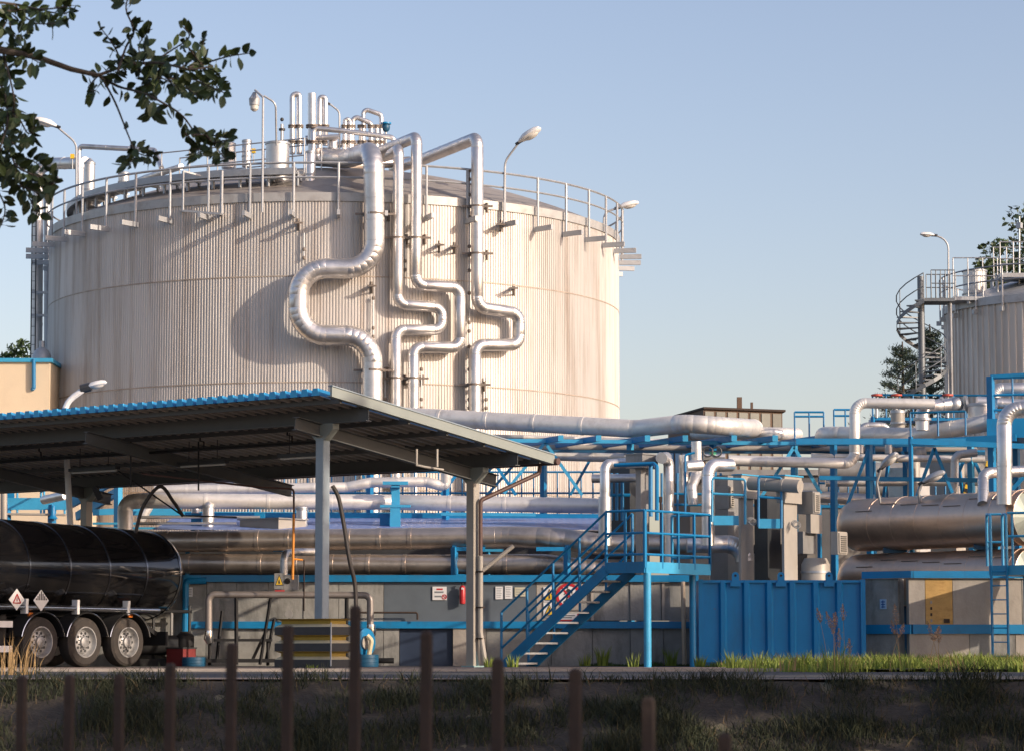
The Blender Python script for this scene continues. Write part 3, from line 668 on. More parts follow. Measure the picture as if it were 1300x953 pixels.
for yy in (.35, 2.4, 3.6, 4.8, 6.7):
    mb = MB(); mb.bar(CF(XL+.2,yy,zc(yy)-.165), CF(-.05,yy,zc(yy)-.165), .06, .11); mb.build('purlin', BEAM, CN)
for xx in (-1.22, -12.95):
    for yb in (yb1, yb2):
        zt = zc(yb)-.70
        mb = MB(); s = .095
        for q in (-1, 1): mb.box(xx-s, xx+s, yb+q*s-.006, yb+q*s+.006, 0.02, zt, CF)
        for q in (-1, 1): mb.box(xx+q*s-.006, xx+q*s+.006, yb-s+.007, yb+s-.007, 0.022, zt-.002, CF)
        mb.box(xx-.085, xx+.085, yb-.085, yb+.085, .03, zt-.01, CF)
        po = mb.build('post', GREYB if yb == yb1 else CREAM, CN)
        cp = MB(); 
        cp.hexa([CF(xx-s,yb-s,zt-.05),CF(xx+s,yb-s,zt-.05),CF(xx+s,yb+s,zt-.05),CF(xx-s,yb+s,zt-.05),CF(xx-.34,yb-s,zt+.18),CF(xx+.34,yb-s,zt+.18),CF(xx+.34,yb+s,zt+.18),CF(xx-.34,yb+s,zt+.18)])
        cp.box(xx-.34,xx+.34,yb-s,yb+s,zt+.18,zc(yb)-.412,CF); cp.build('capital', FASC, po)
        bp = MB(); bp.box(xx-.17,xx+.17,yb-.17,yb+.17,.0,.05,CF)
        for q in (-1,1):
            bp.hexa([CF(xx+q*.10,yb-.01,.05),CF(xx+q*.16,yb-.01,.05),CF(xx+q*.16,yb+.01,.05),CF(xx+q*.10,yb+.01,.05),CF(xx+q*.10,yb-.01,.35),CF(xx+q*.105,yb-.01,.35),CF(xx+q*.105,yb+.01,.35),CF(xx+q*.10,yb+.01,.35)])
        bp.build('base_plate', mat('pale_teal_paint', (.25,.38,.38), .6), po)
mb = MB(); g = CF(XL,DEP+.07,zc(DEP)-.12); h = CF(.12,DEP+.07,zc(DEP)-.12); mb.sweep([g,h],[.075,.075],12); mb.build('gutter', BROWN, CN)
px_ = CF(-1.22+.16,yb2+.02,0)
mb = MB(); pts = [CF(-.35,DEP+.05,zc(DEP)-.14), CF(-.35,DEP+.02,zc(DEP)-.35), CF(-1.03,yb2+.02,zc(DEP)-.95), CF(-1.03,yb2+.02,2.35)]
mb.tube(pts, .045, 10, .1); mb.build('downpipe', BROWN, CN)
mb = MB().tube([CF(-1.03,yb2+.02,2.34), CF(-1.03,yb2+.02,.75), CF(-.93,yb2+.06,.1)], .055, 10, .1); mb.rod(CF(-1.03,yb2+.02,2.0), CF(-.45,yb2+.4,2.55), .045); mb.build('downpipe', CREAM, CN, 'pale lower downpipe strapped to the rear post')
for z in (.6,1.25,2.0): MB().box(-1.12,-.96,yb2-.04,yb2+.08,z,z+.03,CF).build('clamp', RUSTM, CN)
# fittings hanging below the roof
def tubelamp(x, y, L=1.5, label='', along='x'):
    t = thing('strip_light', label, 'strip light', CF(x,y,zc(y)-.6), 'strip lights hung under the canopy')
    mb = MB(); z = zc(y)-.62
    d = (L,0) if along == 'x' else (0,L)
    a = CF(x,y,z); b = CF(x+d[0],y+d[1],z); mb.bar(a,b,.14,.07); mb.build('housing', DARK, t)
    MB().rod(a+V((0,0,-.06))+(b-a)*.03, b+V((0,0,-.06))-(b-a)*.03, .022).build('tube', LENS, t)
    mb = MB(); mb.rod(a+(b-a)*.2, V((*(a+(b-a)*.2).xy, zc(y)-.12)), .01, 6); mb.rod(a+(b-a)*.8, V((*(a+(b-a)*.8).xy, zc(y)-.12)), .01, 6); mb.build('hanger', DARK, t)
tubelamp(-3.9,2.8,1.4,'strip light under the canopy nearest the front right post')
tubelamp(-7.0,3.0,1.4,'strip light under the middle of the canopy roof')
tubelamp(-10.4,3.0,1.5,'strip light under the left half of the canopy roof')
t = thing('cable_conduit', 'black conduit hung on short hooks under the canopy roof', 'conduit', CF(-8,2.2,zc(2.2)-.5))
mb = MB().rod(CF(XL+.4,2.2,zc(2.2)-.52), CF(-2.2,2.2,zc(2.2)-.52), .03); mb.build('conduit', BLKM, t)
for k in range(6):
    mb = MB().tube([CF(-15.5+2.5*k,2.2,zc(2.2)-.52), CF(-15.5+2.5*k,2.2,zc(2.2)-.36), CF(-16.0+2.5*k,2.6,zc(2.6)-.24), CF(-16.0+2.5*k,2.6,zc(2.6)-.1)], .018, 6); mb.build('hook', BLKM, t)
t = thing('hanging_bracket', 'pale U-shaped steel hanger under the right end of the canopy', 'bracket', CF(-.95,3.6,4))
mb = MB(); z2 = ZP(594,53.5); z1 = ZP(560,53.5); a = P(529,560,54); b = P(555,563,54)
mb.tube([V((a.x,a.y,ZA-.95)), V((a.x,a.y,ZP(590,54))), V((a.x+.15,a.y,ZP(592,54))), V((b.x+.12,b.y+.2,ZP(595,54)))], .025, 8); mb.rod(V((b.x,b.y,ZA-.95)), V((b.x,b.y,ZP(592,54))), .025); mb.build('hanger', CREAM, t)
for s_ in ((529,0),(555,0)): pass
# ---- stack of bumper blocks at the near post
BF = Fr((P(420,840,51).x, 51, 0)); t = thing('bumper_stack', 'three-layer stack of yellow, ivory and black impact blocks round the near canopy post', 'barrier', BF(-.7,.3,0))
zl = 0.06
for k in range(3):
    z0 = .05+k*.31
    ml = MB(); ml.box(-1.45,0,0,.62,z0,z0+.15,BF); ml.build('black_band', DARK, t)
    fl = MB(); e = .09
    fl.hexa([BF(-1.45+e,e,z0+.20),BF(-e,e,z0+.20),BF(-e,.62-e,z0+.20),BF(-1.45+e,.62-e,z0+.20),BF(-1.45+e,e,z0+.285),BF(-e,e,z0+.285),BF(-e,.62-e,z0+.285),BF(-1.45+e,.62-e,z0+.285)]); fl.build('yellow_core', YELD, t)
    sk = MB(); sk.hexa([BF(-1.45,0,z0+.152),BF(0,0,z0+.152),BF(0,.62,z0+.152),BF(-1.45,.62,z0+.152)]+[BF(-1.45+e,e,z0+.21),BF(-e,e,z0+.21),BF(-e,.62-e,z0+.21),BF(-1.45+e,.62-e,z0+.21)]); sk.build('ivory_rim', IVORY, t)
    s2 = MB(); s2.hexa([BF(-1.45+e,e,z0+.27),BF(-e,e,z0+.27),BF(-e,.62-e,z0+.27),BF(-1.45+e,.62-e,z0+.27),BF(-1.45,0,z0+.308),BF(0,0,z0+.308),BF(0,.62,z0+.308),BF(-1.45,.62,z0+.308)]); s2.build('yellow_flare', YELD, t)
MB().box(-.01,.012,-.012,.01,.08,.9,BF).build('corner_rod', GALV, t)
# ================================================================ TANK TRAILER
u = V((.565,.825,0)); nrm = V((.825,-.565,0)); TO = P(162,840,57.5); TO = V((TO.x,TO.y,.02))-nrm*1.2
def TF(a, n, z): return TO+u*a+nrm*n+V((0,0,z))
TK = thing('tank_trailer', 'glossy black tank trailer with hazard diamonds parked under the canopy', 'trailer', TF(-3,0,0))
def tring(mb, a, hw, hh, zc_, n=48):
    i0 = len(mb.v)
    for k in range(n):
        an = 2*pi*k/n; mb.v.append(TF(a, hw*cos(an), zc_+hh*sin(an)))
    return i0
def tsec(a):
    f = (a+9)/10.4; return 1.20-.03*f, 1.10-.10*f, 2.10-.10*f
mb = MB(); rg = []
al = [(-9.3,.6),(-9.2,.9),(-9.0,1)]+[(-9+.4*k,1) for k in range(1,27)]+[(1.68,1),(1.80,.985),(1.88,.94),(1.94,.82),(1.98,.6),(2.0,.3),(2.005,.02)]
for a, s_ in al:
    hw, hh, z = tsec(min(a,1.8)); rg.append(tring(mb, a, hw*s_, hh*s_, z))
for i, j in zip(rg, rg[1:]):
    for k in range(48): mb.f.append((i+k,i+(k+1)%48,j+(k+1)%48,j+k))
mb.f.append(tuple(range(rg[0],rg[0]+48))[::-1]); mb.build('tank_body', BLACK, TK)
for a in (1.70,.62,-.55,-1.75,-2.95,-4.1,-5.5):
    mb = MB(); hw, hh, z = tsec(a); rr = [tring(mb, a+q, hw+e, hh+e, z) for q, e in ((-.022,-.01),(-.022,.012),(.022,.012),(.022,-.01))]
    for i, j in zip(rr, rr[1:]):
        for k in range(48): mb.f.append((i+k,i+(k+1)%48,j+(k+1)%48,j+k))
    mb.build('band', mat('dark_polished_band', (.25,.25,.26), .2, 1, .1, 4), TK)
mb = MB().rod(TF(-9,1.2,1.27), TF(.95,1.2,1.20), .065, 14); mb.build('side_tube', CHROME, TK)
for a in (-.05,-1.6,-3.1): MB().bar(TF(a,1.19,1.10), TF(a,1.19,1.40), .07,.16).build('tube_bracket', WHITE, TK)
for a in (.1,-2.9): MB().box(-.06,.06,-.02,.02,0,.07,lambda x,y,z: TF(a+x,1.16+y,1.05+z)).build('marker_light', mat('amber_lens', (.5,.14,.02), .3), TK)
mb = MB()
for s_ in (-.45,.45): mb.bar(TF(-8.8,s_,.86), TF(1.25,s_,.86), .12,.28)
for a in (-2.62,-1.31,0): mb.rod(TF(a,-1.0,.52), TF(a,.9,.52), .09); 
for a in (-8,-6,-4.2,-3.2,-1.9,-.65,.8): mb.bar(TF(a,-.7,.98), TF(a,.7,.98), .14,.22)
mb.box(-.04,.04,-1.1,1.1,.45,.75,lambda x,y,z: TF(1.35+x,y,z)); mb.bar(TF(1.3,-.8,.7),TF(.9,-.8,.9),.1); mb.bar(TF(1.3,.8,.7),TF(.9,.8,.9),.1)
mb.box(-3.6,-3.42,.3,1.0,.45,1.05,TF); mb.build('chassis', BLKM, TK)
def wheel(a, n, sgn, lab=None):
    c = TF(a, n, .52); ax = nrm*sgn
    wh = MB(); wh.lathe(c, [(.30,-.15),(.46,-.16),(.505,-.13),(.52,-.06),(.522,0),(.52,.06),(.505,.13),(.46,.165),(.33,.16),(.30,.13)], 40, ax); del wh.f[-2:]; w_ = wh.build('wheel', RUBBER, TK)
    rm = MB(); rm.lathe(c, [(.29,-.14),(.31,.155),(.325,.165),(.325,.172),(.302,.172),(.285,.12),(.262,.05),(.245,.06),(.225,.085),(.13,.095),(.12,.10),(.11,.15),(.05,.165)], 32, ax); rm.build('rim', mat('wheel_rim_metal', (.42,.42,.42), .45, .55, .2, 6, dirt=GRIME, dirt_amt=.75, dirt_scale=5), w_)
    hb = MB()
    t0 = ax.cross(V((0,0,1))).normalized()
    for k in range(10):
        an = 2*pi*k/10; q = c+(t0*cos(an)+V((0,0,1))*sin(an))*.19+ax*.06; hb.sweep([q, q+ax*.036],[.030,.030],10)
        q = c+(t0*cos(an+.3)+V((0,0,1))*sin(an+.3))*.145+ax*.085; hb.sweep([q, q+ax*.03],[.014,.014],6)
    hb.build('holes_and_nuts', DARK, w_)
for a in (-2.62,-1.31,0): wheel(a, 1.05, 1); wheel(a, -1.05, -1)
for a in (-2.62,-1.31,0):
    mb = MB(); n = 18; rr = []
    for k in range(n+1):
        an = R(12+156*k/n); r = .62
        c_, s_ = cos(an), sin(an)
        rr.append([TF(a+r*c_, .86, .50+r*s_), TF(a+r*c_, 1.25, .50+r*s_), TF(a+(r+.025)*c_, 1.27, .50+(r+.025)*s_), TF(a+(r+.03)*c_,.86,.50+(r+.03)*s_)])
    for p, q in zip(rr, rr[1:]):
        for k in range(4): mb.quad(p[k],p[(k+1)%4],q[(k+1)%4],q[k])
    f_ = mb.build('mudguard', BLKM, TK)
    mb = MB(); pts = [TF(a+.635*cos(R(12+156*k/20)),1.27,.50+.635*sin(R(12+156*k/20))) for k in range(21)]; mb.sweep(pts,[.014]*21,6); mb.build('edge_strip', CHROME, f_)
mb = MB()
for z in (.88,.38): mb.bar(TF(-6,1.2,z), TF(-3.45,1.2,z), .03,.13)
for a in (-3.9,-5.4): mb.bar(TF(a,1.17,.3),TF(a,1.17,1.1),.05)
mb.build('side_guard', WHITE, TK)
def diamond(a, z, s_, kind, lab):
    f = lambda x, y, q: TF(a+x, 1.275+q, z+y)
    mb = MB(); d = s_; mb.hexa([f(-d,0,0),f(0,-d,0),f(d,0,0),f(0,d,0),f(-d,0,.012),f(0,-d,.012),f(d,0,.012),f(0,d,.012)]); pl = mb.build('hazard_placard', WHITE, TK, lab)
    mk = MB()
    if kind == 9:
        for k in range(7):
            if k % 1 == 0:
                x = (-.66+.22*k)*d; mk.hexa([f(x-.06*d,.03*d,.013),f(x+.06*d,.03*d,.013),f(x+.06*d,.03*d,.016),f(x-.06*d,.03*d,.016),f(x-.06*d,(.86-abs(x/d))*d,.013),f(x+.06*d,(.86-abs(x/d))*d,.013),f(x+.06*d,(.86-abs(x/d))*d,.016),f(x-.06*d,(.86-abs(x/d))*d,.016)])
        mk.build('stripes', BLKM, pl)
    else:
        tr = [(-.48,-.32),(.48,-.32),(0,.5)]
        for i in range(3):
            p, q = tr[i], tr[(i+1)%3]; mk.bar(f(p[0]*d,p[1]*d,.016), f(q[0]*d,q[1]*d,.016), .02, .02)
        mk.bar(f(0,.2*d,.016), f(0,-.15*d,.016), .012,.02); mk.build('triangle_mark', RED, pl)
diamond(-3.42, 1.38, .22, 3, 'white diamond with a red triangle'); diamond(-2.72, 1.37, .22, 9, 'white diamond with black stripes on its upper half')
# ================================================================ BUND WALL (front)
WY = 60.0
def wx(px): return PX(px, WY, 1)
BW = thing('bund_wall', 'long low concrete wall with blue rails behind the canopy and stairs', 'wall', (0,WY,0))
def seg(x0, x1, z0, z1, m, name='panel', lab=None, dy=0, th=.25, parent=None):
    mb = MB().box(wx(x0)+.006, wx(x1)-.006, WY+dy, WY+th, z0, z1); return mb.build(name, m, parent or BW, lab)
ztop_ = ZP(738,WY); zm1, zm0 = ZP(787,WY), ZP(797,WY)
seg(-200,234,0,ztop_,CONC)
e = [234,262,300,340,385,430,487]
for a, b in zip(e, e[1:]): seg(a,b,0.0,ztop_-.01,CONC, dy=.0 if (a//7)%2 else .02)
seg(487,681,zm1-.02,ztop_-.01,mat('slate_grey_steel', (.105,.13,.155), .55, .1, .12, 2, dirt=(.08,.08,.085), dirt_amt=.5), lab='slate grey steel panel')
seg(487,507,0,zm0,CONC); seg(575,617,0,zm0,CONCL,lab='pale worn concrete block', dy=-.04)
dr = seg(507,575,0.02,zm0,mat('navy_door', (.02,.035,.07), .5, 0, .2, 3),'door','navy double door', dy=.05); MB().box(wx(540),wx(541.5),WY+.03,WY+.049,.05,zm0-.05).build('door_gap', BLKM, dr)
e = [617,700,752,800,842,887]
for i, (a, b) in enumerate(zip(e, e[1:])): seg(a,b,0,zm0,CONC, dy=.0 if i%2 else .03)
e = [737,800,840,887]
for i, (a, b) in enumerate(zip(e, e[1:])): seg(a,b,zm1,ztop_-.01,CONC, dy=.0 if i%2 else .03)
sb = seg(681,737,zm1,ztop_-.01,CONCL,lab='pale board carrying warning signs')
MB().box(wx(-200),wx(887),WY-.10,WY+.28,ztop_,ztop_+.15).build('top_rail', BLUE, BW)
MB().box(wx(234),wx(887),WY-.08,WY+.02,zm0,zm1-.022).build('middle_rail', BLUE, BW)
MB().tube([V((wx(236),WY-.12,0)), V((wx(236),WY-.12,ztop_+.02)), V((wx(262),WY-.12,ztop_+.02))], .075, 10, .1).build('corner_pipe', BLUE, BW)
MB().rod((wx(868),WY-.2,0), (wx(866.5),WY-.2,ztop_-.0), .05).build('downpipe', mat('cream_pipe', (.55,.45,.33), .6), BW)
for px in (752, 842): MB().box(wx(px)-.03,wx(px)+.03,WY-.03,WY-.001,zm1,ztop_-.01).build('joint_cover', CONCL, BW)
# signs on the wall
def sign(x0, x1, y0, y1, m, label, cat='sign', Y=WY-.03, name='sign'):
    t = thing(name, label, cat, (PX((x0+x1)/2,Y,1),Y,ZP(y1,Y)))
    MB().box(PX(x0,Y,1),PX(x1,Y,1),Y,Y+.018,ZP(y1,Y),ZP(y0,Y)).build('plate', m, t); return t
def mark(t, x0, x1, y0, y1, m, name='lettering', Y=WY-.034):
    return MB().box(PX(x0,Y,1),PX(x1,Y,1),Y,Y+.003,ZP(y1,Y),ZP(y0,Y)).build(name, m, t)
INK = mat('sign_ink', (.03,.03,.035), .7); INKG = mat('faded_grey_ink', (.18,.2,.22), .7); PAPER = mat('paper_white', (.66,.67,.68), .7, 0, .04)
def ringmb(cx, cy, r0, r1, Y, n=32):
    mb = MB(); s_ = Y/F; c = P(cx,cy,Y)
    for k in range(n):
        a, b = 2*pi*k/n, 2*pi*(k+1)/n; q = lambda r, t_, dy: V((c.x+r*s_*cos(t_), Y+dy, c.z+r*s_*sin(t_)))
        mb.hexa([q(r0,a,-.003),q(r1,a,-.003),q(r1,b,-.003),q(r0,b,-.003),q(r0,a,.001),q(r1,a,.001),q(r1,b,.001),q(r0,b,.001)])
    return mb
def poly(pts, Y, th=.003):
    mb = MB(); n = len(pts); f = [V(P(x,y,Y)) for x,y in pts]; b = [v+V((0,th,0)) for v in f]
    mb.v = f+b; mb.f = [tuple(range(n)), tuple(reversed(range(n,2*n)))]+[(i,(i+1)%n,(i+1)%n+n,i+n) for i in range(n)]; return mb
YM = WY-.036
t = sign(549,567,744,761,PAPER,'white notice with dark lines and a small no-smoking mark, left of the extinguisher')
mark(t,554,562,746.3,748.3,RED); mark(t,551.5,563,750,752,INKG); mark(t,551.5,560,755.5,757.5,INKG); ringmb(564,757,2.2,3.2,YM).build('prohibition_ring', RED, t)
poly([(562.2,755.8),(562.9,755.1),(565.8,758.2),(565.1,758.9)],YM).build('prohibition_bar', RED, t)
for lab, a, b, c, d_, m_ in (('left one of two white typed papers on the slate panel',629,638.5,744,760,PAPER),('right one of two white typed papers on the slate panel',641,650.5,743,759.5,PAPER),('cream notice right of the two white papers',653.5,667,745,756.5,mat('cream_paper', (.55,.53,.4), .7, 0, .04))):
    t = sign(a,b,c,d_,m_,lab,'notice',name='paper_notice')
    for k in range(6 if m_ is PAPER else 4): mark(t,a+1.2,b-1.5-(k*37%3)*.7,c+2+k*2.2,c+2.5+k*2.2,INKG,'text_line')
def tri(t, cx, y0, y1, hw, Y, bang=True):
    poly([(cx-hw,y1),(cx,y0),(cx+hw,y1)],Y).build('triangle_border', INK, t)
    poly([(cx-hw*.80,y1-1.0),(cx,y0+2.0),(cx+hw*.80,y1-1.0)],Y-.004).build('yellow_triangle', YEL, t)
    if bang:
        poly([(cx-.9,y0+4.5),(cx+.9,y0+4.5),(cx+.45,y1-4.6),(cx-.45,y1-4.6)],Y-.008).build('exclamation_stroke', INK, t)
        poly([(cx-.8,y1-3.6),(cx+.8,y1-3.6),(cx+.8,y1-2.2),(cx-.8,y1-2.2)],Y-.008).build('exclamation_dot', INK, t)
    else:
        poly([(cx-1.2,y1-2.3),(cx-.8,y0+7.5),(cx+.2,y0+6.0),(cx+1.3,y1-2.3)],Y-.008).build('flame_symbol', INK, t)
t = sign(690,705,744.5,763,PAPER,'upper warning sign with a yellow triangle behind the stair rail'); tri(t,697.5,746.5,761.5,6.6,YM,False)
t = sign(690,705,764,783,PAPER,'lower warning sign with yellow triangle and exclamation mark behind the stair rail'); tri(t,697.3,766,780.6,6.6,YM); mark(t,691,701,781,782.2,INKG,'text_line')
t = sign(706,737,736.5,774,CONCL,'round white no-entry-for-pedestrians sign with red ring behind the stair rail')
c = ringmb(721.5,755.5,0,14.2,YM); c.build('white_disc', PAPER, t); ringmb(721.5,755.5,12.2,15.8,YM-.003).build('red_ring', RED, t)
wm = poly([(719,748),(720.5,746.5),(723,747),(727,750.5),(726.6,754),(725.5,754),(725.4,751.8),(724,751),(724.2,755),(727.5,762),(727,767),(725.4,767),(725.6,762.6),(721.8,757.4),(719.2,762.6),(715.2,764.5),(714.6,763.2),(717.9,761),(720,755),(720.2,750.8),(716.5,754.8),(715.2,754.4),(718,750.5)],YM-.005); wm.build('walking_figure', INK, t)
ringmb(719.7,744.8,0,1.8,YM-.005,16).build('figure_head', INK, t)
poly([(711.2,744.4),(713,742.8),(731.8,766.6),(730,768.2)],YM-.009).build('red_bar', RED, t)
t = sign(706.5,735,776,788,PAPER,'small white panel with red frame under the round no-pedestrian sign')
for a,b,c_,d_ in ((706.5,735,776,778),(706.5,735,786,788),(706.5,708.5,778.1,785.9),(733,735,778.1,785.9)): mark(t,a,b,c_,d_,RED,'red_border')
for k in range(2): mark(t,711,730-k*4,780+k*2.6,781.3+k*2.6,INKG)
t = sign(738,747,739.5,749,CONCL,'tiny yellow diamond warning on the wall right of the round sign'); poly([(738.6,744),(742.4,740),(746.2,744),(742.4,748)],YM).build('yellow_diamond', YEL, t); poly([(741.6,742),(743.2,742),(742.8,746),(742,746)],YM-.004).build('bolt_mark', INK, t)
t = sign(237,244,745,757,PAPER,'small pale notice on the wall beside the blue corner pipe'); 
for k in range(4): mark(t,238.2,242.8,747+k*2.2,747.8+k*2.2,INKG)
t = thing('fire_extinguisher', 'red fire extinguisher hanging on the slate panel beside the canopy post', 'fire extinguisher', P(587,767,WY-.13))
b = P(587,766.5,WY-.13); MB().lathe(b, [(.04,0),(.065,.015),(.068,.05),(.068,.36),(.05,.40),(.02,.42)], 18).build('cylinder', RED, t); MB().lathe(b,[(.022,.42),(.022,.47),(.04,.48)],10).build('valve', BLKM, t); MB().box(-.02,.02,-.072,-.066,.33,.37,lambda x,y,z:b+V((x,y,z))).build('label_patch', PAPER, t); MB().bar(b+V((0,.05,.2)),b+V((0,.12,.2)),.05,.04).build('hook', DARK, t)
# ================================================================ RIGHT CORNER WALL
RF = Fr((P(1155,840,57.2).x,57.2,0)); RFL = RF; RG2 = Fr((RF.o.x,RF.o.y,0),-86); RW = thing('corner_wall', 'concrete wall corner with blue rails and a yellow sheet at the right', 'wall', RF(1,1,0)); zt = ZP(733,57.2)
def rseg(y0,y1,z0,z1,m,lab=None,name='panel',d=0): return MB().box(-.25,0+d,y0,y1-.01,z0,z1,RG2).build(name,m,RW,lab)
zmA, zmB = ZP(792,57.2), ZP(804,57.2)
MB().box(-1.08,-.26,.0,.25,0,zt-.01,RF).build('panel', CONC, RW, 'shaded left face'); 
for a,b in ((0,1.3),(1.3,2.3),(2.3,3.4),(3.4,4.4),(4.4,6),(6,9)): rseg(a,b,0,zmB,CONC if int(a*3)%2 else CONCL)
for i,(a,b) in enumerate(((0,.36),(.95,2.45),(2.45,3.6),(3.6,5),(5,7),(7,9))): rseg(a,b,zmA,zt-.01,CONCL if i < 2 else CONC)
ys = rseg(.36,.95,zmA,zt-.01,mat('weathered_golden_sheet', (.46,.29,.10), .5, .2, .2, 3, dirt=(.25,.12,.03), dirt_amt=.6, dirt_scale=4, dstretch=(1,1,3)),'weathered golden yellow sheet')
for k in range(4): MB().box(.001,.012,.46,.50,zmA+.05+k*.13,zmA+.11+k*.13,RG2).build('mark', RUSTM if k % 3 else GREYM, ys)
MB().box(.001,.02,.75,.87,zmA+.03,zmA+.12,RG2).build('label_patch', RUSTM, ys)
MB().box(-1.1,.10,-.08,-.001,zt,zt+.15,RF).build('top_rail', BLUE, RW); MB().box(-.04,.08,0.09,9,zt,zt+.15,RG2).build('top_rail', BLUE, RW)
MB().box(-1.1,.05,-.06,-.001,zmB+.002,zmA-.002,RF).build('middle_rail', BLUE, RW); MB().box(.002,.05,.07,9,zmB+.002,zmA-.002,RG2).build('middle_rail', BLUE, RW)
t = thing('sign', 'small blue and white number plate on the shaded face of the right wall corner', 'sign', RF(-.7,-.02,1.2))
f0 = P(1116.5,773,58.3); 
def rl(px): # local x on shaded face hit by column px
    k = (px-650)/F; return (k*RF.o.y-RF.o.x)/(RF.x.x-k*RF.x.y)
MB().box(rl(1116),rl(1124),-.02,-.003,ZP(772.5,57.6),ZP(760,57.6),RF).build('plate', mat('pale_blue_plate', (.35,.5,.68), .5), t)
for k in range(3): MB().box(rl(1117.4+k*.3),rl(1122.6),-.024,-.021,ZP(764+k*3.2,57.6),ZP(762.8+k*3.2,57.6),RF).build('lettering', mat('blue_ink', (.03,.10,.3), .6), t)
MB().box(rl(1119.4),rl(1120.6),-.028,-.0245,ZP(771,57.6),ZP(761.5,57.6),RF).build('lettering', MATS['blue_ink'], t)
# ================================================================ BLUE CONTAINER
GY = 57.0; x0, x1 = PX(887,GY,1), PX(1099,GY,1); zt = ZP(736,GY)
BC = thing('container', 'large blue ribbed steel container with lifting lugs in front of the wall', 'container', (x0,GY,0))
BLUC = mat('container_blue', (.001,.18,.45), .38, 0, .07, 1.5, dirt=(.02,.10,.22), dirt_amt=.4, dirt_scale=1.5, dstretch=(1.5,1.5,.5), chips=.5)
MB().box(x0,x1,GY+.06,GY+2.3,.1,zt).build('body', BLUC, BC)
mb = MB()
for a,b in ((887,893),(1093,1099)): mb.box(PX(a,GY,1),PX(b,GY,1),GY-.02,GY+.059,.04,zt+.02)
mb.build('corner_post', BLUC, BC)
for px in (918,948,977,1006,1036,1066): 
    X_ = PX(px,GY,1); mb = MB(); mb.hexa([(X_-.08,GY+.058,.1),(X_+.08,GY+.058,.1),(X_+.08,GY+.06,.1),(X_-.08,GY+.06,.1),(X_-.08,GY+.058,zt),(X_+.08,GY+.058,zt),(X_+.08,GY+.06,zt),(X_-.08,GY+.06,zt)])
    mb = MB(); mb.v = [V(q) for z in (.1,zt-.01) for q in ((X_-.09,GY+.058,z),(X_-.045,GY-.01,z),(X_+.045,GY-.01,z),(X_+.09,GY+.058,z))]; mb.f = [(0,1,5,4),(1,2,6,5),(2,3,7,6),(3,0,4,7),(0,3,2,1),(4,5,6,7)]; mb.build('rib', BLUC, BC)
for px in (934,992,1053):
    X_ = PX(px,GY,1); Y_ = GY-.03; mb = MB(); n = 12
    out = [(X_-.075,zt-.10),(X_+.075,zt-.10),(X_+.075,zt+.10)]+[(X_+.075*cos(pi*k/n),zt+.10+.075*sin(pi*k/n)) for k in range(1,n)]+[(X_-.075,zt+.10)]
    m_ = len(out); mb.v = [V((x,Y_,z)) for x,z in out]+[V((x,Y_+.025,z)) for x,z in out]; mb.f = [tuple(range(m_)),tuple(reversed(range(m_,2*m_)))]+[(i,(i+1)%m_,(i+1)%m_+m_,i+m_) for i in range(m_)]
    lg = mb.build('lifting_lug', BLUC, BC, smooth=False); MB().sweep([V((X_,Y_-.004,zt+.1)),V((X_,Y_-.001,zt+.1))],[.026,.026],12).build('hole', BLKM, lg); MB().box(X_-.11,X_+.11,Y_+.001,Y_+.085,zt-.13,zt-.04).build('lug_base', BLUC, lg)
MB().box(x0,x1,GY+.02,GY+.057,.02,.12).build('bottom_rail', BLUED, BC)
MB().box(x0+.01,x1-.01,GY-.0,GY+.059,zt-.05,zt+.004).build('top_lip', BLUC, BC)
# ================================================================ STAIR AND PLATFORM
SF = Fr((P(819,840,55).x,55,0)); ST = thing('stair_platform', 'blue steel stairs with handrails climbing to a small railed platform', 'stairs', SF(-1,1,0))
zd = ZP(714,55); LX = .97; LYW = 2.42
MB().box(-LX,-.03,.03,LYW,zd-.05,zd,SF).build('deck', GALV, ST)
mb = MB(); mb.box(-LX,0,-.02,.03,zd-.2,zd+.03,SF); mb.build('front_fascia', BLUE, ST); MB().box(-.03,.02,.031,LYW,zd-.2,zd+.03,SF).build('side_fascia', BLUEL, ST)  # side fascia is lighter: the sun on it is put into the colour
MB().rod(SF(-.02,.12,.02),SF(-.02,.12,zd-.2),.078,20).build('column', BLUEL, ST); MB().rod(SF(-.3,2.2,.02),SF(-.3,2.2,zd-.2),.07,16).build('column', BLUE, ST)  # near column also wears the sunlit blue
run = 2.75; sw = .95
for yy in (0, sw):
    MB().bar(SF(-LX,yy,zd-.12),SF(-LX-run,yy,-.02),.04,.22).build('stringer', BLUE, ST)
for k in range(10):
    f = (k+.5)/10.; MB().box(-LX-run*f-.13,-LX-run*f+.13,.03,sw-.03,zd*(1-f)-.04,zd*(1-f),SF).build('tread', GALV, ST)
def stairrail(yy):
    hr = MB(); a = SF(-LX,yy,zd-.05); b = SF(-LX-run,yy,.05)
    for h in (1.12,.72,.36): hr.rod(a+V((0,0,h)), b+V((0,0,h)), .026, 8)
    for k in range(5):
        q = a.lerp(b,k/4); hr.rod(q, q+V((0,0,1.12)), .028, 8)
    hr.build('stair_handrail', BLUE, ST)
stairrail(0); stairrail(sw)
def prail(pts, n_, m_, h=1.08):
    mb = MB()
    for (a, b), n in zip(zip(pts, pts[1:]), n_):
        a = SF(*a); b = SF(*b)
        for hh in (h,.62,.18): mb.rod(a+V((0,0,hh)), b+V((0,0,hh)), .026, 8)
        for k in range(n+1): q = a.lerp(b,k/n); mb.bar(q-V((0,0,.1)), q+V((0,0,h)), .045)
    mb.build('railing', m_, ST)
